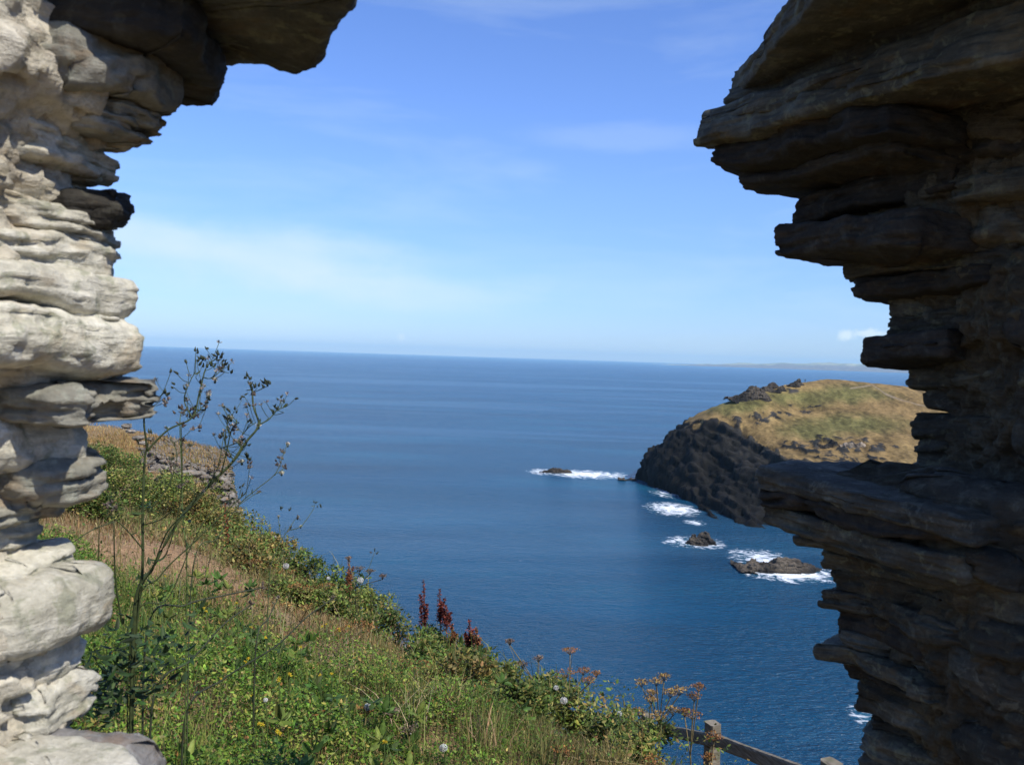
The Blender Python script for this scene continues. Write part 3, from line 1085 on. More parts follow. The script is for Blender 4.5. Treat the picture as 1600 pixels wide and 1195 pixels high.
LS = [  # tip px, top, bottom, length, depth, material, options
    (281, 92, 187, .20, .22, 'G', dict(rnd=.5, chip=.012, layers=3), None),
    (245, 180, 206, .09, .16, 'G', dict(rnd=.2), None),
    (235, 200, 226, .11, .2, 'G', dict(rnd=.2), None),
    (221, 158, 240, .19, .25, 'P', dict(rnd=.6, tilt=(0, -9), layers=3), None),
    (168, 236, 294, .26, .2, 'P', dict(rnd=.4, tilt=(0, -6)), None),
    (212, 300, 355, .085, .2, 'B', dict(rnd=.45, chip=.006, layers=3), 'dark protruding stone'),
    (181, 346, 392, .2, .2, 'P', dict(rnd=.4, tilt=(0, -5)), None),
    (181, 385, 446, .24, .2, 'P', dict(rnd=.3), None),
    (216, 440, 494, .42, .25, 'P', dict(rnd=.55, layers=4, chip=.006), None),
    (229, 503, 580, .45, .28, 'P', dict(rnd=.55, layers=4, chip=.007), None),
    (186, 486, 512, .3, .2, 'P', dict(rnd=.3), None),
    (150, 572, 600, .14, .16, 'G', dict(rnd=.3), None),
    (252, 590, 656, .17, .25, 'G', dict(rnd=.7, layers=6, sharp=.8), 'grey-brown tongue of slate'),
    (110, 600, 640, .2, .2, 'B', dict(rnd=.3), None),  # black colour stands in for the shade of the recess here
    (146, 638, 745, .16, .22, 'P', dict(rnd=.55, tilt=(0, -8), layers=3), None),
    (155, 705, 782, .12, .2, 'G', dict(rnd=.5), None),
    (92, 765, 815, .13, .2, 'G', dict(rnd=.4), None),
    (66, 806, 852, .2, .2, 'P', dict(rnd=.4), None),
    (113, 848, 893, .16, .2, 'P', dict(rnd=.5, tilt=(0, 6)), None),
    (178, 888, 986, .2, .25, 'P', dict(rnd=.6, layers=3, chip=.007), None),
    (130, 976, 1064, .25, .2, 'P', dict(rnd=.5, layers=3), None),
    (148, 1052, 1132, .11, .2, 'P', dict(rnd=.4, chip=.016), None),
    # nearer rows, met where the reveal runs out of the picture
]
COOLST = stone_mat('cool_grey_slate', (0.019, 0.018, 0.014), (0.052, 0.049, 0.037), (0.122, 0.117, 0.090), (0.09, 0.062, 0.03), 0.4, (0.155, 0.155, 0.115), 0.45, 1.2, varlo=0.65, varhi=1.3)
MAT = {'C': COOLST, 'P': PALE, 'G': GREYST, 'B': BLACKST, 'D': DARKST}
for i, (px, t_, b_, L, D, mk, op, lab) in enumerate(LS):
    op = dict(op)
    sharp = op.pop('sharp', 0.0)
    if mk == 'P' and (L >= .4 or t_ > 630):          # the big worn faces
        op['rnd'] = op.get('rnd', .3) * .75
        op['jag'] = .005
        op['chip'] = op.get('chip', .010) * .9
    else:
        op['rnd'] = op.get('rnd', .3) * .6
        op['layers'] = op.get('layers', 5) + 1
        op['chip'] = op.get('chip', .010) * 1.2
    z1, z0 = P(px, t_, YL)[2], P(px, b_, YL)[2]
    poly = jamb_poly(px, (t_ + b_) / 2, YL, L, D, UL, NL, 100 + i, sharp)
    T = P(px, (t_ + b_) / 2, YL)[:2]
    stone_obj(left, MAT[mk], slab(poly, z0, z1, 200 + i, pivot=T, **op), 'stone', lab)

# overhanging slabs at the head, outline traced on their undersides
zs1 = 60.413
o1 = [PZ(*a, zs1)[:2] for a in ((575, 2), (560, 34), (546, 52), (526, 66), (510, 86), (484, 106), (462, 108), (420, 106), (396, 108), (366, 112))]
o1 = o1 + [np.array([-0.52, 1.36]), np.array([-0.8, 1.3]), np.array([-0.8, 0.98]), np.array([-0.4, 0.99]), np.array([-0.22, 1.0])]
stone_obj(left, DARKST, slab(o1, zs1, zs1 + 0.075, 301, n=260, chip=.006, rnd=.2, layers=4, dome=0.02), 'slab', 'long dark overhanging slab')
zs2 = 60.362
o2 = [PZ(*a, zs2)[:2] for a in ((346, 163), (350, 150), (360, 128), (366, 116))] + [np.array([-0.46, 1.34]), np.array([-0.75, 1.3]), np.array([-0.75, 1.05])] + [PZ(*a, zs2)[:2] for a in ((215, 60), (270, 100), (300, 163))]
o2 = [PZ(346, 163, zs2)[:2], PZ(352, 128, zs2)[:2], PZ(330, 80, zs2)[:2], PZ(290, 50, zs2)[:2], np.array([-0.62, 1.02]), np.array([-0.75, 1.1]), np.array([-0.75, 1.36]), PZ(280, 166, zs2)[:2]]
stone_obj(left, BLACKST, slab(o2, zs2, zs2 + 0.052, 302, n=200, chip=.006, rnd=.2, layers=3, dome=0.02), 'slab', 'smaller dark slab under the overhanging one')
# sill block at the foot of the jamb
zt = 60 - 0.505
o4 = [PZ(*a, zt)[:2] for a in ((120, 1120), (272, 1128), (262, 1160), (244, 1205), (215, 1300))] + [np.array([-0.62, 0.82]), np.array([-0.85, 0.9]), np.array([-0.85, 1.22])]
stone_obj(left, GREYST, slab(o4, zt - 0.16, zt + 0.002, 304, n=180, chip=.008, rnd=.14, layers=3, taper=0.28, dome=0.0), 'sill_stone', 'flat grey block at the foot of the wall', (0.85, 0.85, 1.0))  # bluish tint paints the skylit shade of the block into its colour
o5 = [PZ(*a, zt + 0.02)[:2] for a in ((40, 1132), (150, 1142), (205, 1152), (236, 1172), (246, 1205), (200, 1290), (-60, 1290), (-60, 1160))]
stone_obj(left, PALE, slab(o5, zt - 0.03, zt + 0.012, 305, n=140, chip=.006, rnd=.7, layers=2), 'stone')

# the rest of the reveal and the inner face, in rough courses
seed = 400
rr = np.random.default_rng(77)
z = 59.02
while z < 60.5:
    th_ = rr.uniform(.05, .085)
    u = 0.30 + rr.uniform(0, .1)
    x0 = np.interp(-(z + th_ / 2), -zl, xl)
    while u < 1.0:
        L = rr.uniform(.16, .3)
        f = u / 1.12
        base_ = np.array([x0, YL]) * (1 - f) + np.array([-0.735, 0.1]) * f + NL * rr.uniform(-.012, .014)
        loc = [(0, -.01), (.3 * L, rr.uniform(0, .02)), (.7 * L, rr.uniform(0, .02)), (L - .015, -.01), (L - .01, -.12), (0, -.12)]
        poly = [base_ + a * UL + b * NL for a, b in loc]
        seed += 1
        stone_obj(left, PALE if rr.random() < .75 else GREYST, slab(poly, z + .004, z + th_ - .004, seed, n=90, rings=13, rnd=.22, chip=.012, layers=5, tilt=(0, rr.uniform(-5, 5))), 'stone')
        u += L + 0.012
    z += th_

# ------------------------------------------------------------------ the shaded jamb
YR = 2.1
right = thing('ruined_wall', 'dark shaded slate wall with jagged layered edge and projecting stones', 'wall', (1.6, 1.3, 60 - 1.9))
SRt = np.array([(-300, 1330), (-80, 1300), (0, 1265), (60, 1215), (140, 1160), (190, 1125), (255, 1150), (290, 1270), (305, 1285), (340, 1262), (395, 1250), (405, 1335), (440, 1350), (462, 1390), (515, 1400), (535, 1400), (570, 1432), (600, 1440), (640, 1455),
                (670, 1438), (725, 1440), (740, 1250), (790, 1225), (840, 1270), (880, 1312), (940, 1318), (1000, 1330), (1030, 1348), (1100, 1358), (1130, 1385), (1160, 1365), (1195, 1362), (1400, 1360), (2600, 1350)], float)
zr = np.array([P(a[1], a[0], YR)[2] for a in SRt])
xr = np.array([P(a[1], a[0], YR)[0] for a in SRt])


def secR(z):
    x = np.interp(-z, -zr, xr) + 0.035
    if z > 60.2:
        x = max(x, 0.62 + 0.0 * z)
    sh = sstep(60.82, 62.1, z)  # unseen top of the wall, raised out of view to shade the reveal
    F = np.array([x, YR])
    near = np.array([1.42, 1.0])
    # the reveal swells out under ledges and overhangs only near its far end
    mid = np.array([max(0.5 * (x + 1.02), 0.98 - 0.22 * sstep(60.25, 60.5, z) - 0.16 * sstep(59.78, 59.70, z)), 1.72])
    poly = [F, mid, near, np.array([1.62, 0.3]), np.array([3.0, 0.25]), np.array([3.0, 2.3]), F + np.array([0.35, 0.12])]
    c = seg_sample(poly, (80, 110, 40, 20, 30, 40, 50))
    cen = np.array([2.1, 1.2])
    return cen + (c - cen) * (1 - 0.6 * sh)


loft(right, 'masonry_core', MORT_DARK, secR, np.concatenate([np.arange(58.0, 59.0, 0.03), np.arange(59.0, 60.85, 0.009), np.arange(60.85, 62.05, 0.03)]), 370, 15, 0.042, 11)

RS = [
    (1128, 142, 176, 1.0, .6, 'D', dict(rnd=.25, layers=3), None),
    (1095, 168, 204, .95, .6, 'D', dict(rnd=.35, layers=3), None),
    (1083, 196, 229, .85, .6, 'D', dict(rnd=.35, layers=3), 'pointed slate, the tip of the overhang'),
    (1107, 226, 262, .5, .5, 'B', dict(rnd=.3, layers=4, tilt=(-4, 0)), None),
    (1150, 255, 284, .45, .5, 'B', dict(rnd=.2, layers=4, tilt=(-4, 0)), None),
    (1240, 306, 352, .4, .45, 'B', dict(rnd=.35, layers=5), None),
    (1207, 352, 399, .4, .45, 'B', dict(rnd=.3, layers=5, tilt=(-2, 0)), 'projecting dark slate below the big overhang'),
    (1318, 398, 436, .4, .4, 'D', dict(rnd=.25, layers=4), None),
    (1336, 432, 460, .4, .4, 'B', dict(rnd=.3, layers=4), None),
    (1379, 458, 500, .4, .4, 'D', dict(rnd=.3, chip=.014), None),
    (1384, 496, 526, .4, .4, 'D', dict(rnd=.3), None),
    (1341, 523, 568, .22, .4, 'B', dict(rnd=.25, layers=3, chip=.006), 'short block sticking out alone'),
    (1413, 566, 604, .4, .4, 'D', dict(rnd=.35), None),
    (1440, 600, 642, .4, .4, 'D', dict(rnd=.35), None),
    (1419, 642, 690, .3, .4, 'D', dict(rnd=.5), None),
    (1426, 685, 732, .4, .4, 'D', dict(rnd=.35), None),
    (1180, 729, 764, .55, .55, 'D', dict(rnd=.3, layers=3, chip=.007), 'long flat ledge stone'),
    (1186, 758, 792, .5, .5, 'B', dict(rnd=.35, layers=4), None),
    (1196, 786, 820, .5, .5, 'D', dict(rnd=.35, layers=4), None),
    (1240, 814, 852, .45, .5, 'D', dict(rnd=.4, layers=3), None),
    (1284, 846, 884, .4, .4, 'D', dict(rnd=.35), None),
    (1303, 878, 924, .4, .4, 'D', dict(rnd=.4), None),
    (1282, 922, 952, .4, .4, 'D', dict(rnd=.4, sharp=.4), None),
    (1308, 946, 990, .4, .4, 'B', dict(rnd=.35), None),
    (1268, 1002, 1026, .3, .35, 'D', dict(rnd=.45, sharp=1.0, layers=3, chip=.005), 'thin pointed slate'),
    (1312, 984, 1008, .35, .35, 'D', dict(rnd=.3), None),
    (1322, 1020, 1062, .4, .4, 'B', dict(rnd=.35), None),
    (1338, 1056, 1088, .4, .4, 'D', dict(rnd=.35), None),
    (1334, 1084, 1114, .4, .4, 'D', dict(rnd=.3), None),
    (1366, 1112, 1140, .4, .4, 'D', dict(rnd=.4), None),
    (1342, 1136, 1172, .4, .4, 'D', dict(rnd=.5), None),
    (1340, 1168, 1210, .4, .4, 'D', dict(rnd=.4), None),
    (1342, 1206, 1260, .4, .4, 'D', dict(rnd=.4), None),
]
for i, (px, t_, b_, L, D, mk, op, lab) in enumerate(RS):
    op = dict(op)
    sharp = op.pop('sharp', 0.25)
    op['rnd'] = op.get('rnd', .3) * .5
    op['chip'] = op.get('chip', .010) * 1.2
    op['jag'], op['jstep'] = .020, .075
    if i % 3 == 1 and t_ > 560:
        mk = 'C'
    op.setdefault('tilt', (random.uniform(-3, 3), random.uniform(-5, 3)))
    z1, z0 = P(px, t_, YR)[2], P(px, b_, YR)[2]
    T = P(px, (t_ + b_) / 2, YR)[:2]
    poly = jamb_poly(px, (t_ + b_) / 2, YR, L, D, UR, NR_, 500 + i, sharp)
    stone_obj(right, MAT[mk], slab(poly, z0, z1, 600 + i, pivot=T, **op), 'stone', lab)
# the great overhanging slabs at the head
zq = P(1142, 150, 2.1)[2]
for k, (dz, tk, s0) in enumerate(((0.0, .054, 0.0), (0.050, .05, .22), (0.097, .055, .42), (0.148, .06, .62))):
    zz = zq + dz
    ln = [(1142 + 130 * f + 3 * math.sin(9 * f + k), 152 - 156 * f + 4 * math.sin(7 * f + 2 * k)) for f in np.linspace(s0, 1.6, 7)]
    o6 = [PZ(*a, zz)[:2] for a in ln] + [np.array([0.78, 1.05]), np.array([1.5, 1.0]), np.array([1.5, 2.2]), np.array([0.8, PZ(*ln[0], zz)[1] + .06])]
    stone_obj(right, DARKST if k % 2 == 0 else BLACKST, slab(o6, zz, zz + tk, 700 + k, n=240, chip=.006, rnd=.10, layers=5, dome=0.02, jag=.006), 'slab', 'broad overhanging slab' if k == 0 else None)

# rough courses over the rest of the reveal
seed = 800
rr = np.random.default_rng(99)
z = 59.0
cnt = 0
while z < 60.62:
    th_ = rr.uniform(.055, .125)
    zm = z + th_ / 2
    c = secR(zm)
    line = c[:190]
    s = np.concatenate([[0], np.cumsum(np.linalg.norm(np.diff(line, axis=0), axis=1))])
    u = 0.26 + rr.uniform(0, .1)
    while u < s[-1] - 0.60:
        L = rr.uniform(.14, .34)
        A = np.array([np.interp(u, s, line[:, 0]), np.interp(u, s, line[:, 1])])
        B = np.array([np.interp(u + L, s, line[:, 0]), np.interp(u + L, s, line[:, 1])])
        d = (B - A) / (np.linalg.norm(B - A) + 1e-9)
        nn = np.array([d[1], -d[0]])
        if nn @ np.array([-1, -0.3]) < 0:
            nn = -nn
        pr = rr.uniform(.0, .04)
        loc = [(0, pr - .015), (.3 * L, pr + rr.uniform(0, .02)), (.7 * L, pr + rr.uniform(0, .02)), (L - .01, pr - .012), (L - .01, -.12), (0, -.12)]
        poly = [A + a * d + b * nn for a, b in loc]
        seed += 1
        cnt += 1
        if cnt < 62:
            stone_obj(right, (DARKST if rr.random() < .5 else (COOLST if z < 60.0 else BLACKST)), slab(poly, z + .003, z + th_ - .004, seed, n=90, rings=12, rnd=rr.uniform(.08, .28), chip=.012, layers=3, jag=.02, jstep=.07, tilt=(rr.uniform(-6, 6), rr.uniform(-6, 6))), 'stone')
        u += L + 0.015
    z += th_
# ------------------------------------------------------------------ the cliff-top slope below the wall
GP = [  # picture point, distance, vegetation height to take off
    ((400, 1195), 4.0, .25), ((600, 1195), 4.5, .25), ((800, 1195), 5.0, .15), ((1000, 1195), 5.6, .15), ((1090, 1195), 6.1, .2),
    ((250, 1050), 4.6, .2), ((300, 1000), 6.2, .15), ((450, 1050), 5.8, .2), ((500, 1000), 7.2, .2), ((650, 1060), 6.9, .12), ((800, 1120), 6.2, .1), ((900, 1150), 6.0, .15),
    ((385, 812), 18, .3), ((450, 855), 14.5, .3), ((550, 912), 12, .4), ((650, 980), 10, .4), ((760, 1035), 9, .4), ((870, 1085), 8.2, .4), ((1000, 1140), 7.4, .4),
    ((230, 820), 12.5, 0), ((200, 900), 8.8, 0), ((300, 880), 9.5, 0), ((300, 800), 15, .2), ((170, 740), 17, .6), ((340, 790), 17.5, .2), ((160, 660), 25, .1), ((240, 690), 22, .2), ((330, 712), 20.5, .25), ((360, 724), 19.8, .28), ((90, 860), 9, 0), ((450, 930), 9.6, .1), ((550, 980), 8.6, .1)]
pts = []
for (a, Yd, h) in GP:
    q0 = P(*a, Yd)
    pts.append((q0[0], q0[1], q0[2] - h))
pts += [(-1.5, 1.9, 58.25), (0, 1.9, 58.2), (0, 3.0, 58.1), (1.2, 2.6, 57.9), (1.25, 4.0, 57.5), (-3, 2, 58.4), (-6, 2, 58.6), (-12, 4, 58.8), (-12, 14, 57.9), (-13.6, 30, 56.9), (-17, 36, 56.0), (-11, 25.5, 57.55), (0, -3, 58.3), (5, -3, 58.2), (-8, -5, 58.6), (3.5, 1.0, 57.8), (8, 0, 57.6), (-4, 7, 58.15), (-7, 12, 57.9)]
grbf = RBF(np.array(pts), 0.8)
CREST = np.array([(-60, 60), (-16, 40), (-10.5, 29), (-7.75, 22.3), (-6.35, 19.6), (-5.6, 17.8), (-3.75, 14.6), (-2.15, 12.1), (-1.05, 10.1), (-.22, 9.1), (.45, 8.3), (1.1, 7.4), (1.5, 6.3), (1.75, 5.0), (2.3, 3.4), (5, 2.6), (14, 2.4), (60, -20), (60, -70), (-90, -70)], float)


def ground(x, y, rough=True):
    x, y = np.atleast_1d(np.asarray(x, float)), np.atleast_1d(np.asarray(y, float))
    sd = poly_sd(x, y, CREST)
    # clamp the interpolation beyond the crest so it does not run away
    z = np.clip(grbf(x, y), 55.6, 59.2)
    if rough:
        sd = sd + 0.25 * fbm(p3(x * 0.7, y * 0.7), 3, 61).reshape(x.shape)
        z = z + 0.05 * fbm(p3(x * 1.3, y * 1.3), 3, 62).reshape(x.shape)
    d = np.maximum(-sd, 0)
    st_ = sstep(7.8, 10.5, y)
    drop = (0.75 * np.minimum(d, 1.2) + 1.9 * np.maximum(d - 1.2, 0)) * (1 - st_) + st_ * (0.9 * np.minimum(d, .25) + 5.5 * np.maximum(d - .25, 0))
    return np.maximum(z - drop + 0.9 * np.minimum(d, 3) / 3 * fbm(p3(x * 0.5, y * 0.5), 4, 63).reshape(x.shape), -4)


def gz(x, y):
    return float(ground(x, y)[0])


gxs = np.concatenate([-np.geomspace(80, 12, 26), np.arange(-11.8, 4.4, 0.11), np.geomspace(4.6, 60, 26)])
gys = np.concatenate([-np.geomspace(70, 2, 16), np.arange(-1.8, 23, 0.12), np.geomspace(23.2, 110, 34)])
X, Y = np.meshgrid(gxs, gys, indexing='ij')
Z = ground(X, Y)
pin = 0.05
n1 = fbm(p3(X * 1.1, Y * 1.1), 4, 71).reshape(X.shape)[..., None]
n2 = fbm(p3(X * 5, Y * 5), 3, 72).reshape(X.shape)[..., None]
soil = np.array([0.19, 0.125, 0.072]) * (1 + 0.3 * n2)
strw = np.array([0.28, 0.20, 0.09]) * (1 + 0.35 * n2)
gcol = soil * (0.5 - 0.5 * n1) + strw * (0.5 + 0.5 * n1)
bare = np.exp(-(((X + 3.9) / 1.5) ** 2 + ((Y - 9.4) / 2.0) ** 2))[..., None]
gcol = gcol * (1 - bare) + np.array([0.29, 0.18, 0.095]) * (1 + 0.25 * n2) * bare
steep = (sstep(0.02, 0.3, -poly_sd(X, Y, CREST)) * sstep(8, 11, Y) + sstep(0.6, 2.0, -poly_sd(X, Y, CREST)) * (1 - sstep(8, 11, Y)))[..., None]
gcol = gcol * (1 - steep) + np.array([0.085, 0.072, 0.055]) * (1 + 0.8 * n2 + 0.5 * vnoise(p3(X * .7, Y * .7, Z * 4.5), 75).reshape(X.shape)[..., None]) * steep
g = Geo()
g.add(np.stack([X, Y, Z], -1), grid_quads(*X.shape), None, np.clip(gcol, 0.01, 1).reshape(-1, 3))
gr = g.build('ground', land_mat('cliff_top_soil', 14.0))
tag(gr, 'dry cliff-top slope falling to the sea', 'ground', kind='structure')

LEAF = leaf_mat('leaf_green', (1.12, 1.25, 0.95), 0.35, 0.55, 0.25)
DRY = leaf_mat('dry_stalk', (1, 1, 1), 0.2, 0.8, 0.1)
SEEDM = leaf_mat('seed_fluff', (1, 1, 1), 0.3, 0.95, 0.05)
RUST = leaf_mat('rust_red_seed', (1, 1, 1), 0.15, 0.85, 0.1)

LT = np.array([(0, 0, 0), (-.5, .34, .10), (-.34, .74, .06), (0, 1, -.06), (.34, .74, .06), (.5, .34, .10)])
LQ = np.array([(0, 3, 2, 1), (0, 5, 4, 3)])


def leaves(g, pos, size, col, up=0.35, wid=0.55, r=None, droop=0.0, az=None):
    """n small folded leaves at pos, facing every way but mostly upward"""
    r = r or rng
    n = len(pos)
    if n == 0:
        return
    az = r.uniform(0, 2 * np.pi, n) if az is None else az
    el = np.clip(r.normal(up, 0.45, n), -1.2, 1.4)
    roll_ = r.normal(0, 0.5, n)
    d = np.stack([np.cos(az) * np.cos(el), np.sin(az) * np.cos(el), np.sin(el)], 1)
    sref = np.stack([-np.sin(az), np.cos(az), 0 * az], 1)
    nrm = np.cross(sref, d) * -1
    s = sref * np.cos(roll_)[:, None] + nrm * np.sin(roll_)[:, None]
    nn = np.cross(s, d)
    size = np.broadcast_to(size, (n,))
    v = pos[:, None] + size[:, None, None] * (LT[None, :, 0:1] * wid * s[:, None] + LT[None, :, 1:2] * d[:, None] + LT[None, :, 2:3] * nn[:, None])
    q = (np.arange(n) * 6)[:, None, None] + LQ[None]
    c = np.repeat(np.broadcast_to(col, (n, 3)), 6, 0)
    g.add(v.reshape(-1, 3), q.reshape(-1, 4), None, c)


def blades(g, pos, h, w, col, lean=0.35, r=None, tipcol=None):
    r = r or rng
    n = len(pos)
    if n == 0:
        return
    az = r.uniform(0, 2 * np.pi, n)
    ln = np.abs(r.normal(0, lean, n))
    face = r.uniform(0, np.pi, n)
    dv = np.stack([np.cos(az), np.sin(az), 0 * az], 1)
    sv = np.stack([np.cos(face), np.sin(face), 0 * az], 1)
    h = np.broadcast_to(h, (n,))
    w = np.broadcast_to(w, (n,))
    ss = np.array([0, .4, .75, 1.0])
    ww = np.array([1, .8, .5, .0])
    V = []
    for s, k in zip(ss, ww):
        c = pos + dv * (h * ln * s ** 2)[:, None] + np.array([0, 0, 1.0]) * (h * s * (1 - 0.3 * ln * s))[:, None]
        V.append(c - sv * (w * k * .5)[:, None])
        if k > 0:
            V.append(c + sv * (w * k * .5)[:, None])
    V = np.stack(V, 1)
    b = (np.arange(n) * 7)[:, None]
    q = np.concatenate([b + np.array([[0, 1, 3, 2]]), b + np.array([[2, 3, 5, 4]])])
    t = b + np.array([[4, 5, 6]])
    col = np.broadcast_to(col, (n, 3))
    c = np.repeat(col[:, None], 7, 1).copy()
    c[:, :2] *= 0.8
    g.add(V.reshape(-1, 3), q, t, c.reshape(-1, 3))


def scatter(n, x0, x1, y0, y1, dens, r):
    """n random ground points, thinned by dens(x, y) in 0..1 and kept to what lies before the crest"""
    x, y = r.uniform(x0, x1, n), r.uniform(y0, y1, n)
    k = (r.random(n) < dens(x, y)) & (poly_sd(x, y, CREST) > -1.3)
    x, y = x[k], y[k]
    return np.stack([x, y, ground(x, y)], 1)


def fan(x, y):
    """a wide margin round the visible wedge of slope"""
    return (x > -0.62 * y - 1.2) & (x < 0.42 * y + 0.6)


def pal(n, cols, r, var=0.25):
    cols = np.asarray(cols, float)
    c = cols[r.integers(0, len(cols), n)]
    return np.clip(c * (1 + r.normal(0, var, (n, 1))) * (1 + r.normal(0, 0.08, (n, 3))), 0.004, 0.9)


r = np.random.default_rng(21)


def herbness(x, y):
    """lush green herbs low on the left, running out to dry turf on the right and at the back"""
    n = fbm(p3(x * 0.9, y * 0.9), 3, 81)
    a = sstep(7.6, 5.4, y + 0.35 * x + 1.0 * n)
    b = sstep(0.2, -0.9, x - 0.14 * (y - 4) + 0.5 * n)
    return np.clip(a * b, 0, 1)


def bareness(x, y):
    return np.exp(-(((x + 3.9) / 1.3) ** 2 + ((y - 9.4) / 1.7) ** 2))


# ground herbs: a continuous carpet
g = Geo()
ps = scatter(300000, -5.5, 1.2, 3.0, 9.5, lambda x, y: herbness(x, y) * fan(x, y) * sstep(-.55, .1, fbm(p3(x * 3, y * 3), 3, 83) + 0.15), r)
can = (0.10 + 0.50 * np.clip(fbm(p3(ps[:, 0] * 1.9, ps[:, 1] * 1.9), 3, 82) + 0.22, 0, .8)) * herbness(ps[:, 0], ps[:, 1]) ** 0.5
hf = r.random(len(ps)) ** 0.5
ps[:, 2] += can * hf
clump = fbm(p3(ps[:, 0] * 2.4, ps[:, 1] * 2.4), 3, 84)
cc = pal(len(ps), [(.085, .125, .026), (.125, .165, .036), (.06, .095, .026), (.17, .20, .05)], r)
cc = cc * (1 + 0.5 * clump[:, None]) * np.array([1.0, 1.12, .85])
yl = (clump > 0.28) & (r.random(len(ps)) < 0.5)
cc[yl] = pal(yl.sum(), [(.28, .29, .08), (.22, .24, .06), (.30, .22, .08)], r)
rs = r.random(len(ps)) < 0.035
cc[rs] = pal(rs.sum(), [(.28, .13, .05), (.34, .26, .12)], r)
leaves(g, ps, r.uniform(.014, .036, len(ps)), cc, 0.35, 0.5, r)
st = ps[r.random(len(ps)) < 0.05]
blades(g, np.stack([st[:, 0], st[:, 1], ground(st[:, 0], st[:, 1])], 1), r.uniform(.2, .42, len(st)), .006, pal(len(st), [(.10, .14, .04), (.18, .17, .06)], r), 0.4, r)
# broader leaves in loose rosettes between the small ones
ro = scatter(900, -4.5, 1.0, 3.2, 9.0, lambda x, y: herbness(x, y) ** .5 * fan(x, y) * sstep(.0, .3, fbm(p3(x * 1.2 + 3, y * 1.2), 3, 89)), r)
for q0 in ro:
    k_ = int(r.integers(5, 11))
    az_ = r.uniform(0, 6.28) + np.arange(k_) * 2.4
    leaves(g, np.repeat((q0 + (0, 0, r.uniform(.08, .36)))[None], k_, 0), r.uniform(.05, .105, k_), pal(k_, [[(.075, .12, .03), (.11, .16, .04), (.055, .085, .028), (.17, .18, .05)][int(r.integers(0, 4))]], r, .18), .45, .42, r, az=az_)
o = g.build('herb_carpet', LEAF)
tag(o, 'green carpet of low leafy herbs below the wall', 'herbs', kind='stuff')

# dry and half-dry grass
g = Geo()


def gdens(x, y):
    n = fbm(p3(x * 1.4, y * 1.4), 3, 85)
    return fan(x, y) * (1 - 0.93 * bareness(x, y)) * (1 - 0.75 * herbness(x, y)) * sstep(-.5, .15, n + .12) * np.clip(1.35 - y / 26, .4, 1)


for (n, y0, y1, x0, x1) in ((90000, 3.0, 8.0, -5, 3.2), (110000, 8.0, 14, -8.5, 3.0), (70000, 14, 26, -15, -3.5)):
    ps = scatter(n, x0, x1, y0, y1, gdens, r)
    zone = fbm(p3(ps[:, 0] * 0.8, ps[:, 1] * 0.8), 3, 86) + r.normal(0, .2, len(ps))
    cc = np.where((zone > -0.16)[:, None], pal(len(ps), [(.15, .16, .05), (.20, .185, .065), (.11, .12, .035), (.26, .20, .09)], r), pal(len(ps), [(.32, .24, .11), (.25, .17, .075), (.37, .29, .15), (.20, .12, .055)], r))
    far = ps[:, 1] > 18.5
    cc[far] = pal(far.sum(), [(.38, .25, .10), (.32, .20, .08), (.42, .30, .13)], r)
    hh = r.uniform(.05, .20, len(ps)) * (1 + 0.5 * np.clip(zone, -1, 1))
    hh[far] *= 0.6
    blades(g, ps, hh, r.uniform(.004, .008, len(ps)) * np.clip(ps[:, 1] / 8, 0.9, 2.2), cc, 0.55, r)
# taller dead stalks with rusty seed tips
ps = scatter(2600, -8, 2.6, 3.6, 16, lambda x, y: fan(x, y) * sstep(-.1, .3, fbm(p3(x * .9 + 2, y * .9), 3, 90)) * (poly_sd(x, y, CREST) > -.2) * (1 - .9 * sstep(.6, 1.0, x) * sstep(8, 7, y)), r)
hs_ = r.uniform(.22, .50, len(ps))
blades(g, ps, hs_, .005, pal(len(ps), [(.34, .25, .13), (.22, .14, .07), (.42, .35, .22)], r), .3, r)
tp = np.repeat(ps + np.stack([0 * hs_, 0 * hs_, hs_ * .82], 1), 7, 0) + r.normal(0, 1, (len(ps) * 7, 3)) * np.array([.022, .022, .035])
leaves(g, tp, r.uniform(.008, .02, len(tp)), pal(len(tp), [(.24, .12, .05), (.16, .09, .045), (.30, .20, .09)], r), .6, .6, r)
o = g.build('grass', DRY)
tag(o, 'straw-coloured dry grass over the cliff-top slope', 'grass', kind='stuff')

# broad-leaved undergrowth among the grass
g = Geo()
ps = scatter(230000, -11, 2.2, 5.0, 20, lambda x, y: fan(x, y) * (poly_sd(x, y, CREST) > -.25) * (1 - .9 * sstep(.75, 1.1, x) * sstep(8, 7, y)) * (1 - bareness(x, y)) * sstep(-.10, .25, fbm(p3(x * 1.1 + 5, y * 1.1), 3, 87)) * np.clip((3.6 + 0.0 * x - poly_sd(x, y, CREST)) / 3.0, .22, 1), r)
md = np.clip(fbm(p3(ps[:, 0] * 1.3 + 9, ps[:, 1] * 1.3), 3, 88) + .22, 0, .8)
ps[:, 2] += r.random(len(ps)) ** .6 * (.06 + .75 * md) * np.clip(1.3 - ps[:, 1] / 30, .5, 1)
cc = pal(len(ps), [(.085, .12, .028), (.12, .15, .036), (.16, .17, .045), (.12, .15, .04), (.28, .22, .08), (.24, .14, .055)], r, .3)
leaves(g, ps, r.uniform(.02, .05, len(ps)) * np.clip(ps[:, 1] / 9, .8, 1.5), cc, 0.4, 0.55, r)
o = g.build('undergrowth', LEAF)
tag(o, 'low mixed undergrowth along the top of the slope', 'undergrowth', kind='stuff')

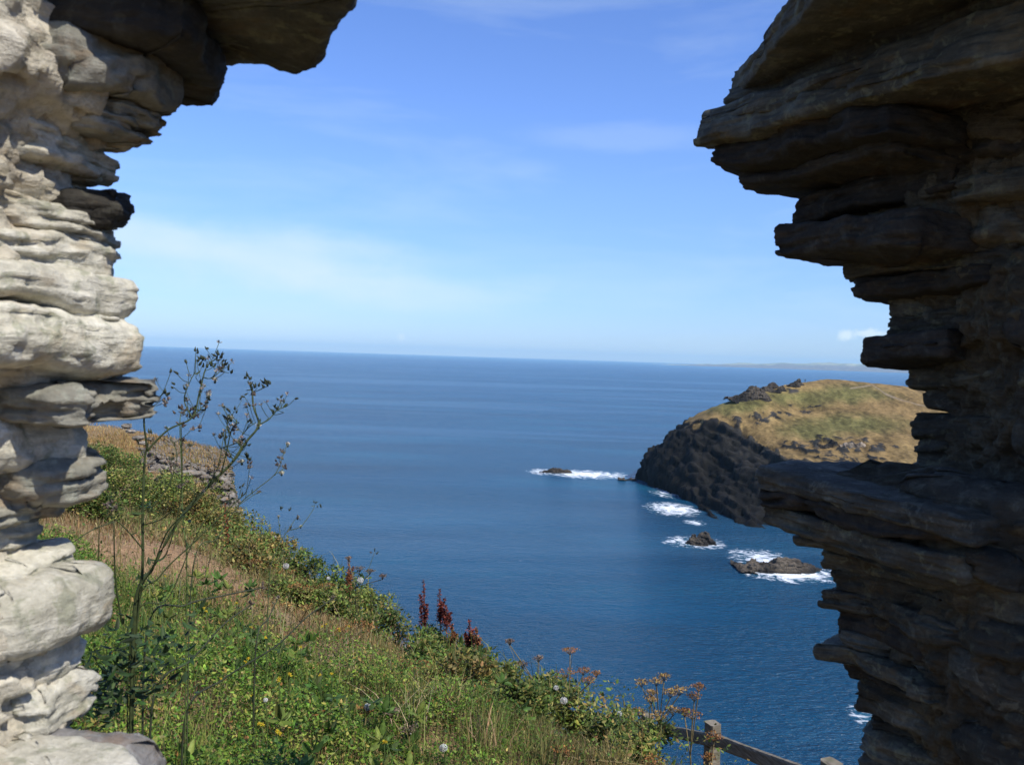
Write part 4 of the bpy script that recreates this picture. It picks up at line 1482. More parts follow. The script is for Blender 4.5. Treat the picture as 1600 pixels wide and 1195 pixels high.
# ------------------------------------------------------------------ shrubs along the edge
BUSH = [  # px, top py, distance, radius, hue, label
    (172, 690, 16.0, .75, 0, 'tall green shrub half hidden by the pale wall, under the far knoll'),
    (215, 735, 13.5, .65, 1, 'yellow-green shrub left of the rocky outcrop'),
    (140, 800, 11.0, .5, 0, 'dark shrub directly beside the pale wall end above the bare earth'),
    (262, 745, 15.5, .6, 1, 'olive shrub in front of the grey rock face'),
    (330, 800, 14.5, .5, 2, 'brownish shrub at the foot of the rocky outcrop'),
    (418, 838, 14.5, .5, 2, 'rusty brown shrub on the cliff edge below the outcrop'),
    (465, 868, 12.8, .5, 0, 'green shrub with dry top on the cliff edge left of the white seed head'),
    (520, 888, 11.8, .55, 0, 'dense dark green shrub on the edge under the highest small seed head'),
    (566, 925, 10.8, .4, 1, 'leafy light green shrub below the white seed head against the sea'),
    (610, 955, 10.2, .45, 0, 'round green shrub left of the red dock spikes'),
    (672, 985, 9.6, .5, 0, 'large-leaved green shrub right below the red dock spikes'),
    (735, 1018, 9.0, .48, 0, 'green shrub on the edge below the brown dock spikes'),
    (790, 1042, 8.6, .42, 1, 'light green shrub midway along the edge between dock and umbels'),
    (850, 1075, 8.1, .5, 0, 'green shrub with white seed head in front of it'),
    (905, 1090, 7.7, .45, 1, 'feathery green shrub beneath the tallest dry umbel cluster'),
    (950, 1122, 7.3, .4, 0, 'olive green shrub where the fence rail comes out'),
    (1005, 1172, 6.6, .3, 1, 'yellowish shrub standing before the fence rail'),
    (300, 772, 15.0, .5, 2, 'withered brown shrub low against the rock face'),
    (352, 800, 15.5, .45, 1, 'olive shrub at the right foot of the rock face above the red dock'),
    (690, 1040, 8.0, .42, 0, 'dark bushy green clump below the two dock pairs'),
    (480, 930, 9.6, .45, 1, 'olive bushy clump inland of the dense dark edge shrub'),
    (800, 1090, 7.3, .42, 0, 'bushy green clump inland of the light green edge shrub'),
    (390, 905, 10.5, .4, 2, 'reddish brown clump inland under the bright red dock'),
    (700, 1085, 7.0, .3, 2, 'brown withered clump in the middle of the dry turf'),
]
PALS = [[(.075, .105, .026), (.10, .135, .034), (.05, .075, .022), (.14, .155, .045), (.20, .16, .06)], [(.14, .165, .042), (.10, .13, .034), (.20, .20, .06), (.26, .21, .08)], [(.24, .15, .06), (.15, .14, .045), (.30, .20, .085), (.11, .11, .035)]]
for i, (px, py, Yd, rad_, hue, lab) in enumerate(BUSH):
    rb = np.random.default_rng(900 + i)
    top = P(px, py, Yd)
    x, y = top[0], top[1]
    z = gz(x, y)
    H = max(0.35, top[2] - z)
    b = thing('shrub', lab, 'shrub', (x, y, z), 'shrubs along the cliff edge')
    nl = 9
    lob = np.stack([rb.normal(0, rad_ * .5, nl), rb.normal(0, rad_ * .4, nl), rb.uniform(.25, .85, nl) * H], 1)
    lob[0] = (0, 0, H * .8)
    lr = rb.uniform(.16, .30, nl) * rad_ * 1.5
    g = Geo()
    n = int(2600 * (rad_ / .5) ** 2 * (1.25 if Yd < 10 else 1))
    k = rb.integers(0, nl, n)
    dv = rb.normal(0, 1, (n, 3))
    dv /= np.linalg.norm(dv, axis=1)[:, None]
    pp = lob[k] + dv * (lr[k] * rb.uniform(.45, 1.12, n))[:, None] * np.array([1, 1, .9])
    pp[:, 2] = np.clip(pp[:, 2], 0.0, H * 1.04)
    br = rb.normal(1, .16, nl)[k][:, None]
    cc = pal(n, PALS[hue], rb, .28) * br
    leaves(g, pp + np.array([x, y, z]), rb.uniform(.024, .06, n), cc, 0.3, 0.6, rb)
    # loose sprays sticking out of the outline
    m = 26
    sp = lob[rb.integers(0, nl, m)] + rb.normal(0, .05, (m, 3))
    sp[:, 2] = np.clip(sp[:, 2], 0, H)
    blades(g, sp + np.array([x, y, z]), rb.uniform(.15, .38, m), .008, pal(m, [(.16, .17, .05), (.26, .19, .08), (.12, .14, .04)], rb), .5, rb)
    g.build('foliage', LEAF, b)
    g = Geo()
    for q0 in lob:
        mid = q0 * np.array([.45, .45, .5]) + rb.normal(0, .03, 3)
        g.tube(np.array([(0, 0, -.05), mid, q0]) + np.array([x, y, z]), [.012, .008, .004], 5, (.10, .075, .045))
    g.build('stem', DRY, b)

# ------------------------------------------------------------------ tall weeds seen against the sea
def bud(g, c, d, L, rr_, col=(.035, .045, .03)):
    """a closed flower bud: flask shape along d"""
    d = np.asarray(d, float)
    d = d / (np.linalg.norm(d) + 1e-9)
    c = np.asarray(c)
    s = np.array([0, .15, .4, .65, .85, 1.0])
    g.tube(c + d * (s * L)[:, None], np.array([.3, .85, 1.0, .6, .35, .2]) * rr_, 7, col)


def fluff(g, c, R_, n=70, col=(.62, .60, .54), r=None):
    """a dandelion-like clock: fine rays ending in little parachutes"""
    r = r or rng
    d = r.normal(0, 1, (n, 3))
    d /= np.linalg.norm(d, axis=1)[:, None]
    g.ball(c, R_ * .55, 3, .2, np.asarray(col) * .9, (6, 8))
    leaves(g, np.asarray(c) + d * R_ * (.78 if n > 200 else .45), R_ * (.3 if n > 200 else .6), pal(n, [col], r, .08), 0.0, .55, r, az=np.arctan2(d[:, 1], d[:, 0]))


def smooth_path(p, n=14):
    p = np.asarray(p, float)
    if len(p) < 3:
        return np.stack([np.interp(np.linspace(0, len(p) - 1, n), np.arange(len(p)), p[:, k]) for k in range(3)], 1)
    t = np.linspace(0, len(p) - 1, n)
    i = np.clip(t.astype(int), 0, len(p) - 2)
    f = (t - i)[:, None]
    pm = p[np.clip(i - 1, 0, len(p) - 1)]
    pa, pb = p[i], p[i + 1]
    pn = p[np.clip(i + 2, 0, len(p) - 1)]
    return 0.5 * ((2 * pa) + (-pm + pb) * f + (2 * pm - 5 * pa + 4 * pb - pn) * f ** 2 + (-pm + 3 * pa - 3 * pb + pn) * f ** 3)


STEMC = (.062, .072, .036)
STEMG = (.10, .13, .05)


def weed(name, label, cat, base_px, Yd, stems, heads, group=None, stemcol=STEMC, spread=0.12, lv=(), seed=0):
    """stems: (list of picture points, thickness mm, depth shift at the end); heads: (px, py, kind, depth shift)"""
    rb = np.random.default_rng(seed)
    b0 = P(*base_px, Yd)
    zb = gz(b0[0], b0[1])
    w_ = thing(name, label, cat, (b0[0], b0[1], zb), group)
    foot = np.array([b0[0], b0[1], zb - .03])
    for (pp, th_, dy) in stems:
        k = len(pp)
        path_ = [P(*a, Yd + dy * (i / max(1, k - 1))) for i, a in enumerate(pp)]
        if abs(pp[0][0] - base_px[0]) + abs(pp[0][1] - base_px[1]) < 30:
            path_ = [foot] + path_
        sp = smooth_path(path_, 8 * len(path_))
        g = Geo()
        g.tube(sp, np.linspace(th_, th_ * .5, len(sp)) * .00070, 6, stemcol)
        # clasping leaflets at the nodes
        for q0 in sp[10::17]:
            leaves(g, np.repeat(q0[None], 1, 0), rb.uniform(.015, .03, 1), pal(1, [stemcol], rb), .5, .3, rb)
        g.build('stem', LEAF, w_)
    tips = [np.asarray(P(*pp[-1], Yd + dy)) for (pp, th_, dy) in stems]
    for (px, py, kind, dy) in heads:
        c = P(px, py, Yd + dy)
        g = Geo()
        if seed == 51 and len(tips):
            q_ = min(tips, key=lambda a_: np.linalg.norm(a_ - c))
            if 0.012 < np.linalg.norm(q_ - c) < .12:
                g.tube(smooth_path([q_ - (0, 0, .02), (q_ + c) / 2 - (0, 0, .012), c], 7), .0011, 4, stemcol)
        if kind == 'bud':
            for j in range(rb.integers(3, 6)):
                d = np.array([rb.normal(0, .6), rb.normal(0, .4), rb.uniform(.5, 1.2)])
                s0 = c + rb.normal(0, .006, 3)
                bud(g, s0, d, rb.uniform(.016, .024), rb.uniform(.0036, .0055), (.045, .05, .038))
            g.build('flower_bud', LEAF, w_)
        elif kind == 'fluff':
            fluff(g, c, rb.uniform(.010, .0135), 40, (.50, .47, .36), rb)
            bud(g, c - np.array([0, 0, .016]), (0, 0, 1), .012, .005)
            g.build('seed_head', SEEDM, w_)
        elif kind == 'dry':
            for j in range(5):
                d = np.array([rb.normal(0, .7), rb.normal(0, .5), rb.uniform(.2, 1.2)])
                bud(g, c + rb.normal(0, .007, 3), d, rb.uniform(.012, .018), rb.uniform(.003, .005), (.11, .085, .07))
            leaves(g, np.repeat(c[None], 8, 0), .014, pal(8, [(.30, .26, .20)], rb), .6, .25, rb)
            g.build('flower_head', DRY, w_)
    if seed == 51:                                   # fine twigs with small heads all over the upper part
        g, h1, h2 = Geo(), Geo(), Geo()
        for (pp, th_, dy) in stems[:18]:
            k = len(pp)
            sp = smooth_path([P(*a, Yd + dy * (i / max(1, k - 1))) for i, a in enumerate(pp)], 40)
            for q0 in sp[14:40:4]:
                if proj(q0)[1] > 800:
                    continue
                d = np.array([rb.normal(0, .7), rb.normal(0, .5), rb.uniform(.5, 1.2)])
                e = q0 + d / np.linalg.norm(d) * rb.uniform(.025, .085)
                g.tube(smooth_path([q0, (q0 + e) / 2 + (0, 0, -.006), e], 6), .0011, 4, stemcol)
                if rb.random() < .55:
                    for j in range(2):
                        bud(h1, e + rb.normal(0, .004, 3), d + rb.normal(0, .4, 3), rb.uniform(.013, .02), rb.uniform(.003, .0045), (.05, .052, .04))
                else:
                    leaves(h2, np.repeat(e[None], 9, 0), .012, pal(9, [(.34, .29, .22), (.22, .17, .13)], rb), .6, .3, rb)
        g.build('twig', LEAF, w_)['kind'] = 'stuff'
        h1.build('flower_bud', LEAF, w_)['kind'] = 'stuff'
        h2.build('seed_head', SEEDM, w_)['kind'] = 'stuff'
    if lv:
        g = Geo()
        for (px, py, n, spx, size) in lv:
            pp = np.array([P(px + rb.normal(0, spx), py + rb.normal(0, spx * .8), Yd + rb.normal(0, spread)) for _ in range(n)])
            leaves(g, pp, rb.uniform(.6, 1.3, n) * size, pal(n, [(.035, .060, .024), (.05, .08, .03), (.03, .045, .022)], rb), .2, .38, rb)  # leaf colours darkened to carry the shadow beside the wall
        g.build('foliage', LEAF, w_)
    return w_


weed('sow_thistle', 'tall dark branching weed with buds beside the pale wall', 'weed', (208, 985), 3.0, [
    ([(208, 985), (222, 900), (223, 800), (226, 720), (230, 700)], 9, .0),
    ([(212, 975), (250, 900), (300, 850), (352, 800), (384, 770)], 5, .15),
    ([(225, 860), (200, 830), (168, 800)], 4, -.1),
    ([(232, 800), (262, 760), (276, 720), (272, 690)], 4, .05),
    ([(285, 805), (318, 770), (340, 730), (348, 690)], 4, .12),
    ([(365, 720), (352, 690), (356, 660), (362, 648)], 3.5, .1),
    ([(240, 885), (262, 830), (300, 790), (310, 765)], 4, -.1),
    ([(300, 652), (288, 625), (296, 598), (306, 580)], 3.5, .05),
    ([(230, 702), (225, 660), (229, 640), (244, 625), (258, 612)], 5, -.05),
    ([(230, 704), (262, 672), (300, 652), (312, 612), (322, 575), (338, 560)], 5.5, .1),
    ([(300, 652), (312, 640), (322, 630)], 3, .1),
    ([(318, 590), (332, 590), (352, 572)], 3, .1),
    ([(210, 970), (240, 885), (285, 805), (330, 755), (365, 720), (385, 690), (404, 664), (396, 635), (394, 605)], 9, .2),
    ([(404, 664), (420, 655), (432, 642), (444, 636)], 4, .25),
    ([(360, 725), (376, 700), (372, 690), (388, 668), (400, 660)], 4, .15),
    ([(345, 742), (352, 715), (362, 672), (374, 660)], 4, -.08),
    ([(190, 970), (180, 900), (178, 815)], 5, -.1),
    ([(184, 930), (157, 905), (155, 820)], 4, -.1),
    ([(214, 980), (236, 890), (262, 860), (283, 770), (283, 665)], 4.5, -.15),
    ([(205, 990), (262, 935), (300, 850), (330, 800), (368, 778)], 4, .1),
    ([(223, 820), (250, 812), (272, 795)], 3.5, -.05),
    ([(178, 815), (140, 830), (100, 858)], 3.5, -.1),
], [(229, 640, 'dry', -.05), (258, 614, 'bud', -.05), (258, 630, 'dry', -.05), (338, 556, 'bud', .1), (318, 563, 'bud', .1), (316, 572, 'bud', .1), (352, 572, 'bud', .1), (358, 582, 'bud', .1), (346, 578, 'dry', .1), (330, 572, 'bud', .1),
    (336, 592, 'fluff', .1), (326, 616, 'fluff', .1), (313, 600, 'dry', .1), (300, 650, 'dry', .1), (282, 640, 'dry', .1), (320, 636, 'dry', .1), (308, 650, 'dry', .08), (310, 668, 'dry', .08), (288, 648, 'dry', .08), (303, 640, 'dry', .08),
    (394, 602, 'bud', .2), (388, 594, 'bud', .2), (402, 606, 'bud', .2), (414, 604, 'bud', .2), (420, 602, 'bud', .2), (396, 618, 'dry', .2), (444, 635, 'bud', .25), (430, 638, 'bud', .25), (428, 648, 'bud', .25), (404, 664, 'fluff', .22),
    (361, 652, 'fluff', -.05), (368, 672, 'dry', -.05), (372, 690, 'dry', .1), (382, 696, 'dry', .15), (378, 720, 'fluff', .15), (388, 716, 'bud', .15), (390, 730, 'dry', .15), (356, 712, 'dry', .1), (178, 795, 'dry', -.1), (170, 790, 'dry', -.1),
    (270, 735, 'dry', -.15), (283, 760, 'dry', -.12), (376, 690, 'bud', .15), (346, 682, 'dry', 0)],
    lv=[(205, 1000, 40, 26, .045), (175, 1045, 80, 26, .05), (215, 1065, 70, 34, .045), (223, 905, 6, 5, .035), (290, 805, 6, 7, .03), (240, 880, 5, 7, .03), (225, 795, 6, 6, .035), (160, 1090, 110, 20, .05), (260, 1000, 60, 24, .045)], seed=51)

weed('sow_thistle', 'leaning weed with pale seed heads over the cliff edge, right of the tall dark one', 'weed', (300, 900), 3.7, [
    ([(300, 900), (340, 840), (372, 790), (400, 765), (430, 740), (442, 712), (449, 694)], 4, .2),
    ([(430, 740), (440, 735), (444, 728)], 2.5, .2),
    ([(372, 790), (398, 772), (410, 768)], 2.5, .1),
], [(450, 693, 'fluff', .2), (442, 706, 'dry', .2), (438, 716, 'dry', .2), (444, 730, 'dry', .2), (436, 728, 'dry', .2), (440, 738, 'fluff', .2), (404, 770, 'dry', .1)], stemcol=(.085, .095, .06), seed=52)

weed('sow_thistle', 'thin pale green stem rising against the grey outcrop', 'weed', (296, 900), 3.4, [
    ([(292, 905), (286, 820), (284, 740), (281, 665), (284, 640)], 4, .05)], [(283, 662, 'dry', .05), (270, 734, 'dry', .0), (286, 690, 'dry', .0)], stemcol=STEMG, seed=53)

weed('hawkbit', 'slim weed with a bud cluster and white clock above the cliff edge', 'weed', (420, 915), 5.5, [
    ([(420, 915), (432, 860), (452, 825), (462, 810)], 5, .2), ([(440, 845), (436, 820), (435, 805)], 3.5, .1), ([(452, 828), (470, 822), (488, 798), (492, 788)], 4, .3)],
    [(435, 806, 'fluff', .1), (452, 797, 'bud', .2), (440, 795, 'bud', .2), (464, 812, 'bud', .2), (470, 822, 'fluff', .2), (466, 808, 'dry', .2), (490, 786, 'bud', .3), (500, 792, 'bud', .3), (455, 824, 'dry', .2), (430, 838, 'fluff', .2)], stemcol=(.085, .095, .05), seed=54)

weed('hawkbit', 'single bud on a thin stem left of the white seed head', 'weed', (560, 930), 9.0, [
    ([(560, 930), (572, 900), (582, 872), (585, 862)], 5, .1)], [(585, 860, 'bud', .1), (590, 864, 'bud', .1), (580, 864, 'dry', .1)], stemcol=(.12, .12, .06), seed=55)

# long dark stalks leaning across the herbs
for i, (pp, Yd, lab) in enumerate((
        ([(290, 1118), (350, 1060), (430, 1010), (478, 965), (520, 935)], 3.6, 'upper of two dark stalks leaning right across the green herbs'),
        ([(240, 1090), (300, 1030), (350, 975), (392, 945)], 3.4, 'dark stalk with a blue-grey bud leaning over the herbs near the wall'),
        ([(400, 1010), (420, 965), (434, 935)], 4.4, 'short dark upright stalk among the yellow flowers'),
        ([(230, 985), (290, 945), (350, 930), (410, 918)], 3.5, 'low curving dark stalk just right of the tall weed base'))):
    weed('dead_stalk', lab, 'stalk', pp[0], Yd, [(pp, 7, .3)], [(pp[-1][0], pp[-1][1], 'dry', .3)], stemcol=(.05, .052, .04), seed=60 + i)


def dock(px, py_top, py_bot, Yd, lab, col, seed):
    rb = np.random.default_rng(seed)
    t_, b_ = P(px, py_top, Yd), P(px, py_bot, Yd)
    z = gz(b_[0], b_[1])
    w_ = thing('dock_plant', lab, 'dock', (b_[0], b_[1], z), 'rust-red dock spikes')
    g = Geo()
    g.tube(smooth_path([(b_[0], b_[1], z - .03), (b_[0] + .01, b_[1], (z + t_[2]) / 2), (t_[0], t_[1], t_[2])], 10), [.006] * 5 + [.004] * 5, 5, (.14, .06, .035))
    g.build('stem', DRY, w_)
    Lh = t_[2] - b_[2]
    for s in range(5):
        g = Geo()
        n = 150
        f = rb.random(n)
        if s == 0:
            c = np.array([b_[0], b_[1], b_[2]]) + f[:, None] * np.array([t_[0] - b_[0], 0, Lh])
            wd = .024 * (1.15 - f)
        else:
            a = rb.uniform(0, 6.28)
            h0 = rb.uniform(.0, .4)
            c = np.array([b_[0], b_[1], b_[2] + h0 * Lh]) + f[:, None] * np.array([math.cos(a) * .05, math.sin(a) * .05, Lh * rb.uniform(.25, .45)])
            wd = .017 * (1.2 - f)
        o_ = np.argsort(f)
        g.tube(c[o_[::8]], .002, 4, np.array(col) * .8)
        c = c + rb.normal(0, 1, (n, 3)) * wd[:, None]
        leaves(g, c, rb.uniform(.014, .026, n), pal(n, [col, np.array(col) * .6, np.array(col) * 1.4], rb, .3), .3, .8, rb)
        g.build('seed_spike', RUST, w_)
    g = Geo()
    n = 14
    leaves(g, np.stack([b_[0] + rb.normal(0, .08, n), b_[1] + rb.normal(0, .08, n), z + rb.uniform(.02, .3, n)], 1), rb.uniform(.08, .15, n), pal(n, [(.07, .10, .025), (.14, .10, .035)], rb), .5, .35, rb)
    g.build('foliage', LEAF, w_)


RED, BRN, BRT = (.165, .045, .032), (.21, .085, .04), (.27, .055, .03)
dock(662, 905, 985, 9.7, 'tallest red dock spike standing against the blue sea', RED, 1)
dock(687, 920, 978, 9.6, 'second red dock spike, just right of the tallest', RED, 2)
dock(697, 945, 982, 9.5, 'short stub of a dock spike right of the two tall red ones', RED, 3)
dock(733, 968, 1018, 9.1, 'dark red dock spike of the lower pair', RED, 4)
dock(744, 980, 1020, 9.05, 'browner dock spike of the lower pair', BRN, 5)
dock(706, 975, 1010, 9.3, 'small faded dock spike between the two pairs', BRN, 6)
dock(545, 870, 920, 11.2, 'thin brown dock spike left of the white seed head', BRN, 7)
dock(352, 785, 850, 14.0, 'bright red dock spike in front of the rocky outcrop', BRT, 8)
dock(356, 835, 880, 12.5, 'lower bright red dock spike under the one by the outcrop', BRT, 9)


def umbel(px, py, Yd, lab, heads, col, seed):
    """dry wild carrot / hogweed: forked stalk with flat-topped seed umbels"""
    rb = np.random.default_rng(seed)
    b_ = P(px, py, Yd)
    z = gz(b_[0], b_[1])
    w_ = thing('umbel_plant', lab, 'umbellifer', (b_[0], b_[1], z), 'dry flat-topped umbels on the slope')
    g = Geo()
    fork = None
    heads = [(a_, b2_, c2_ * 1.25) for a_, b2_, c2_ in heads]
    cs = [P(hx, hy, Yd + rb.normal(0, .12)) for hx, hy, _ in heads]
    fz = max(z + .1, min(c[2] for c in cs) - .22)
    fork = np.array([b_[0], b_[1], fz])
    g.tube(smooth_path([(b_[0], b_[1], z - .03), (b_[0] + .01, b_[1], (z + fz) / 2), fork], 8), .006, 5, (.20, .16, .08))
    for c in cs:
        g.tube(smooth_path([fork - (0, 0, .02), fork * .55 + c * .45 + (0, 0, -.02), c - np.array([0, 0, .035])], 8), .0042, 5, (.24, .19, .09))
    g.build('stem', DRY, w_)
    for c, (_, _, R_) in zip(cs, heads):
        g = Geo()
        m = 13
        for k in range(m):
            a = k * 2.4
            rr_ = R_ * math.sqrt((k + .5) / m)
            e = c + np.array([math.cos(a) * rr_, math.sin(a) * rr_, .012 * (1 - (rr_ / R_) ** 2) + rb.normal(0, .004)])
            g.tube([c - (0, 0, .04), (c * .4 + e * .6) - (0, 0, .008), e], .0016, 4, (.22, .16, .08))
            n = 9
            leaves(g, e + rb.normal(0, 1, (n, 3)) * np.array([.011, .011, .005]), rb.uniform(.009, .017, n), pal(n, [col, np.array(col) * .7, np.array(col) * 1.3], rb, .25), .6, .8, rb)
        g.build('seed_umbel', RUST, w_)


OR, OC, GY = (.26, .125, .045), (.30, .19, .07), (.16, .12, .085)
umbel(890, 1075, 7.8, 'tallest rusty umbels in the middle of the cliff edge', [(891, 1016, .055), (884, 1052, .09), (912, 1048, .05), (920, 1062, .045), (932, 1052, .03)], OR, 1)
umbel(842, 1060, 8.2, 'small grey-brown umbels left of the tallest rusty ones', [(842, 1028, .035), (817, 1037, .045), (797, 1002, .03)], GY, 2)
umbel(1030, 1130, 6.9, 'tall pale umbels standing left of the fence post', [(1003, 1066, .045), (1026, 1064, .04), (1038, 1056, .035), (1048, 1082, .05), (1062, 1078, .06), (1018, 1082, .035)], OC, 3)
umbel(1080, 1140, 6.6, 'orange-brown umbels right next to the fence post', [(1092, 1073, .04), (1085, 1088, .045), (1082, 1116, .065), (1070, 1112, .04)], OR, 4)
umbel(1022, 1140, 6.8, 'low ochre umbels in front of the fence rail', [(1000, 1112, .04), (1030, 1118, .055), (1052, 1110, .045), (1018, 1092, .04)], OC, 5)
umbel(1112, 1165, 6.2, 'single rusty umbel hanging over the fence post', [(1116, 1150, .05), (1108, 1182, .035)], OR, 6)
umbel(440, 870, 12.0, 'brown umbels in the rusty scrub at the cliff edge', [(425, 880, .09), (452, 893, .1), (408, 893, .08)], OR, 7)
umbel(500, 920, 9.6, 'orange-brown umbel patch left of the dense dark shrub', [(484, 918, .09), (512, 915, .07), (462, 915, .07)], OR, 8)
umbel(560, 975, 8.4, 'flat rusty umbels on the turf below the leafy shrub', [(558, 976, .1), (575, 980, .08), (535, 985, .05)], OR, 9)
umbel(650, 1045, 7.3, 'cluster of rusty umbels in the dry turf', [(632, 1035, .08), (660, 1040, .09), (645, 1058, .06), (668, 1056, .06)], OR, 10)
umbel(570, 1115, 5.2, 'rust-coloured umbel alone in the green herbs', [(572, 1110, .045), (462, 1135, .03)], OR, 11)
umbel(640, 1145, 5.2, 'brown umbels at the right border of the green herbs', [(640, 1140, .04), (612, 1112, .035)], GY, 12)
umbel(372, 880, 10.5, 'brown umbels below the bright red dock', [(365, 872, .09), (395, 878, .08)], OR, 13)
umbel(556, 905, 10.4, 'grey umbels beside the white seed head on the skyline', [(545, 872, .03), (562, 888, .05), (578, 892, .04), (598, 900, .03)], GY, 14)
umbel(470, 955, 8.0, 'pale ochre umbel beside the yellow flowers', [(448, 945, .05), (478, 950, .045)], OC, 15)
umbel(905, 1180, 5.6, 'withered umbels low in the straw turf left of the fence', [(880, 1172, .05), (1020, 1188, .05)], OR, 16)


def clock(px, py, Yd, lab, seed, R_=.032):
    rb = np.random.default_rng(seed)
    c = P(px, py, Yd)
    z = gz(c[0], c[1])
    w_ = thing('seed_clock', lab, 'seed head', (c[0], c[1], z), 'white seed clocks on the slope')
    g = Geo()
    g.tube(smooth_path([(c[0], c[1], z - .02), (c[0] + .015, c[1], (z + c[2]) / 2), c], 8), .003, 5, STEMG)
    g.build('stem', LEAF, w_)
    g = Geo()
    fluff(g, c, R_ * .78, 320, (.66, .65, .60), rb)
    g.build('seed_head', SEEDM, w_)


clock(563, 906, 9.8, 'round white seed clock on the skyline against the sea', 1, .046)
clock(881, 1094, 7.4, 'white seed clock in front of the shrub by the tallest umbels', 2, .040)
clock(869, 1074, 7.7, 'smaller white seed clock just above another, near the tallest umbels', 3, .030)
clock(447, 884, 9.2, 'round white seed clock in the brown scrub on the left edge', 4, .04)
clock(513, 903, 9.6, 'small whitish seed clock on the dark green shrub', 5, .026)
clock(575, 1104, 5.2, 'greyish white seed clock above the rusty umbel in the herbs', 6, .03)
clock(693, 1168, 5.0, 'dim white seed clock low in the straw turf', 7, .03)
clock(968, 1114, 7.0, 'small white seed clock beside the fence rail', 8, .026)
clock(415, 1093, 4.4, 'tiny white seed clock in the middle of the herbs', 9, .014)

# yellow flowers, one plant each
YF = [(388, 1028, 5.2), (258, 900, 6.4), (302, 942, 5.6), (322, 955, 5.4), (370, 942, 5.8), (392, 980, 5.2), (415, 996, 4.9), (345, 1060, 4.6), (436, 1060, 4.6), (452, 1052, 4.7), (510, 975, 6.2), (530, 982, 6.4), (500, 1054, 5.0), (518, 1052, 5.0),
      (433, 1142, 3.9), (410, 1132, 4.0), (394, 1086, 4.4), (600, 1158, 4.6), (820, 1105, 6.6), (545, 978, 6.6), (300, 1000, 5.0), (470, 1010, 5.2)]
YLAB = ['by the middle of the herb patch', 'at the edge of the bare earth', 'left one of a pair beside the bare earth', 'right one of a pair beside the bare earth', 'under the leaning dark stalk', 'just left of the short upright stalk', 'below the short upright stalk', 'near the pale green tuft', 'centre of the herb patch, left of a pair', 'centre of the herb patch, right of a pair',
        'in the turf behind the herbs, left of a pair', 'in the turf behind the herbs, middle of three', 'right part of the herb patch, left of a pair', 'right part of the herb patch, right of a pair', 'lowest of all, near the bottom of the picture', 'second lowest, left of the lowest one', 'beside the tiny white clock', 'by the brown umbels at the bottom', 'alone in the shrubs on the right', 'in the turf behind the herbs, right of three', 'close to the tall weed base', 'between the two leaning dark stalks']
for i, ((px, py, Yd), l_) in enumerate(zip(YF, YLAB)):
    rb = np.random.default_rng(300 + i)
    c = P(px, py, Yd)
    z = min(gz(c[0], c[1]), c[2] - .08)
    w_ = thing('yellow_flower', 'yellow flower ' + l_, 'flower', (c[0], c[1], z), 'yellow flowers in the herbs')
    g = Geo()
    g.tube(smooth_path([(c[0], c[1], z - .02), (c[0] + .01, c[1] + .01, (z + c[2]) / 2), c], 7), .0028, 5, STEMG)
    leaves(g, np.array([(c[0], c[1], z + .3 * (c[2] - z)), (c[0], c[1], z + .6 * (c[2] - z))]), .04, pal(2, [(.07, .11, .03)], rb), .5, .35, rb)
    g.build('stem', LEAF, w_)
    g = Geo()
    for k in range(int(rb.integers(1, 3))):
        cc_ = c + rb.normal(0, .016, 3) * (k > 0)
        n = 16
        leaves(g, np.repeat(cc_[None], n, 0), rb.uniform(.010, .014, n), pal(n, [(.55, .38, .03), (.58, .44, .05)], rb, .1), .15, .34, rb, az=np.linspace(0, 6.28, n))
        g.ball(cc_ + (0, 0, .002), .005, 1, .1, (.5, .28, .02), (4, 7))
    g.build('flower_head', LEAF, w_)

# coarse grass tufts that stand out
for i, (px, py, Yd, h, n, col, lab) in enumerate((
        (300, 1080, 3.9, .5, 60, (.26, .29, .07), 'yellow-green coarse grass tuft in the lush herbs near the wall'),
        (330, 1085, 3.9, .3, 90, (.25, .30, .09), 'rounded pale lime tuft beside the coarse grass'),
        (265, 1075, 3.6, .42, 30, (.22, .25, .08), 'thin bent grass tuft next to the tall weed base'),
        (690, 1100, 6.0, .35, 60, (.34, .27, .14), 'straw tuft with long bleached stalks in the middle of the turf'),
        (640, 1110, 5.6, .4, 30, (.42, .34, .20), 'few bleached stalks rising from the herb border'),
        (850, 1165, 5.5, .3, 70, (.20, .19, .07), 'olive tuft low on the dry turf'),
        (760, 1150, 5.5, .3, 70, (.33, .25, .12), 'straw tuft at the bottom centre of the slope'),
        (330, 1165, 3.6, .34, 50, (.13, .20, .05), 'fresh green grass tuft beside the grey sill block'),
        (955, 1175, 5.8, .28, 60, (.26, .21, .09), 'short straw tuft left of the fence shrub'))):
    rb = np.random.default_rng(330 + i)
    c = P(px, py, Yd)
    z = gz(c[0], c[1])
    g = Geo()
    pp = np.stack([c[0] + rb.normal(0, .07, n), c[1] + rb.normal(0, .07, n), np.full(n, z)], 1)
    pp[:, 2] = ground(pp[:, 0], pp[:, 1])
    blades(g, pp, rb.uniform(.6, 1.2, n) * h, .007, pal(n, [col], rb, .22), .45, rb)
    o = g.place('grass_tuft', DRY, (c[0], c[1], z))
    tag(o, lab, 'grass tuft', 'grass tufts on the slope')

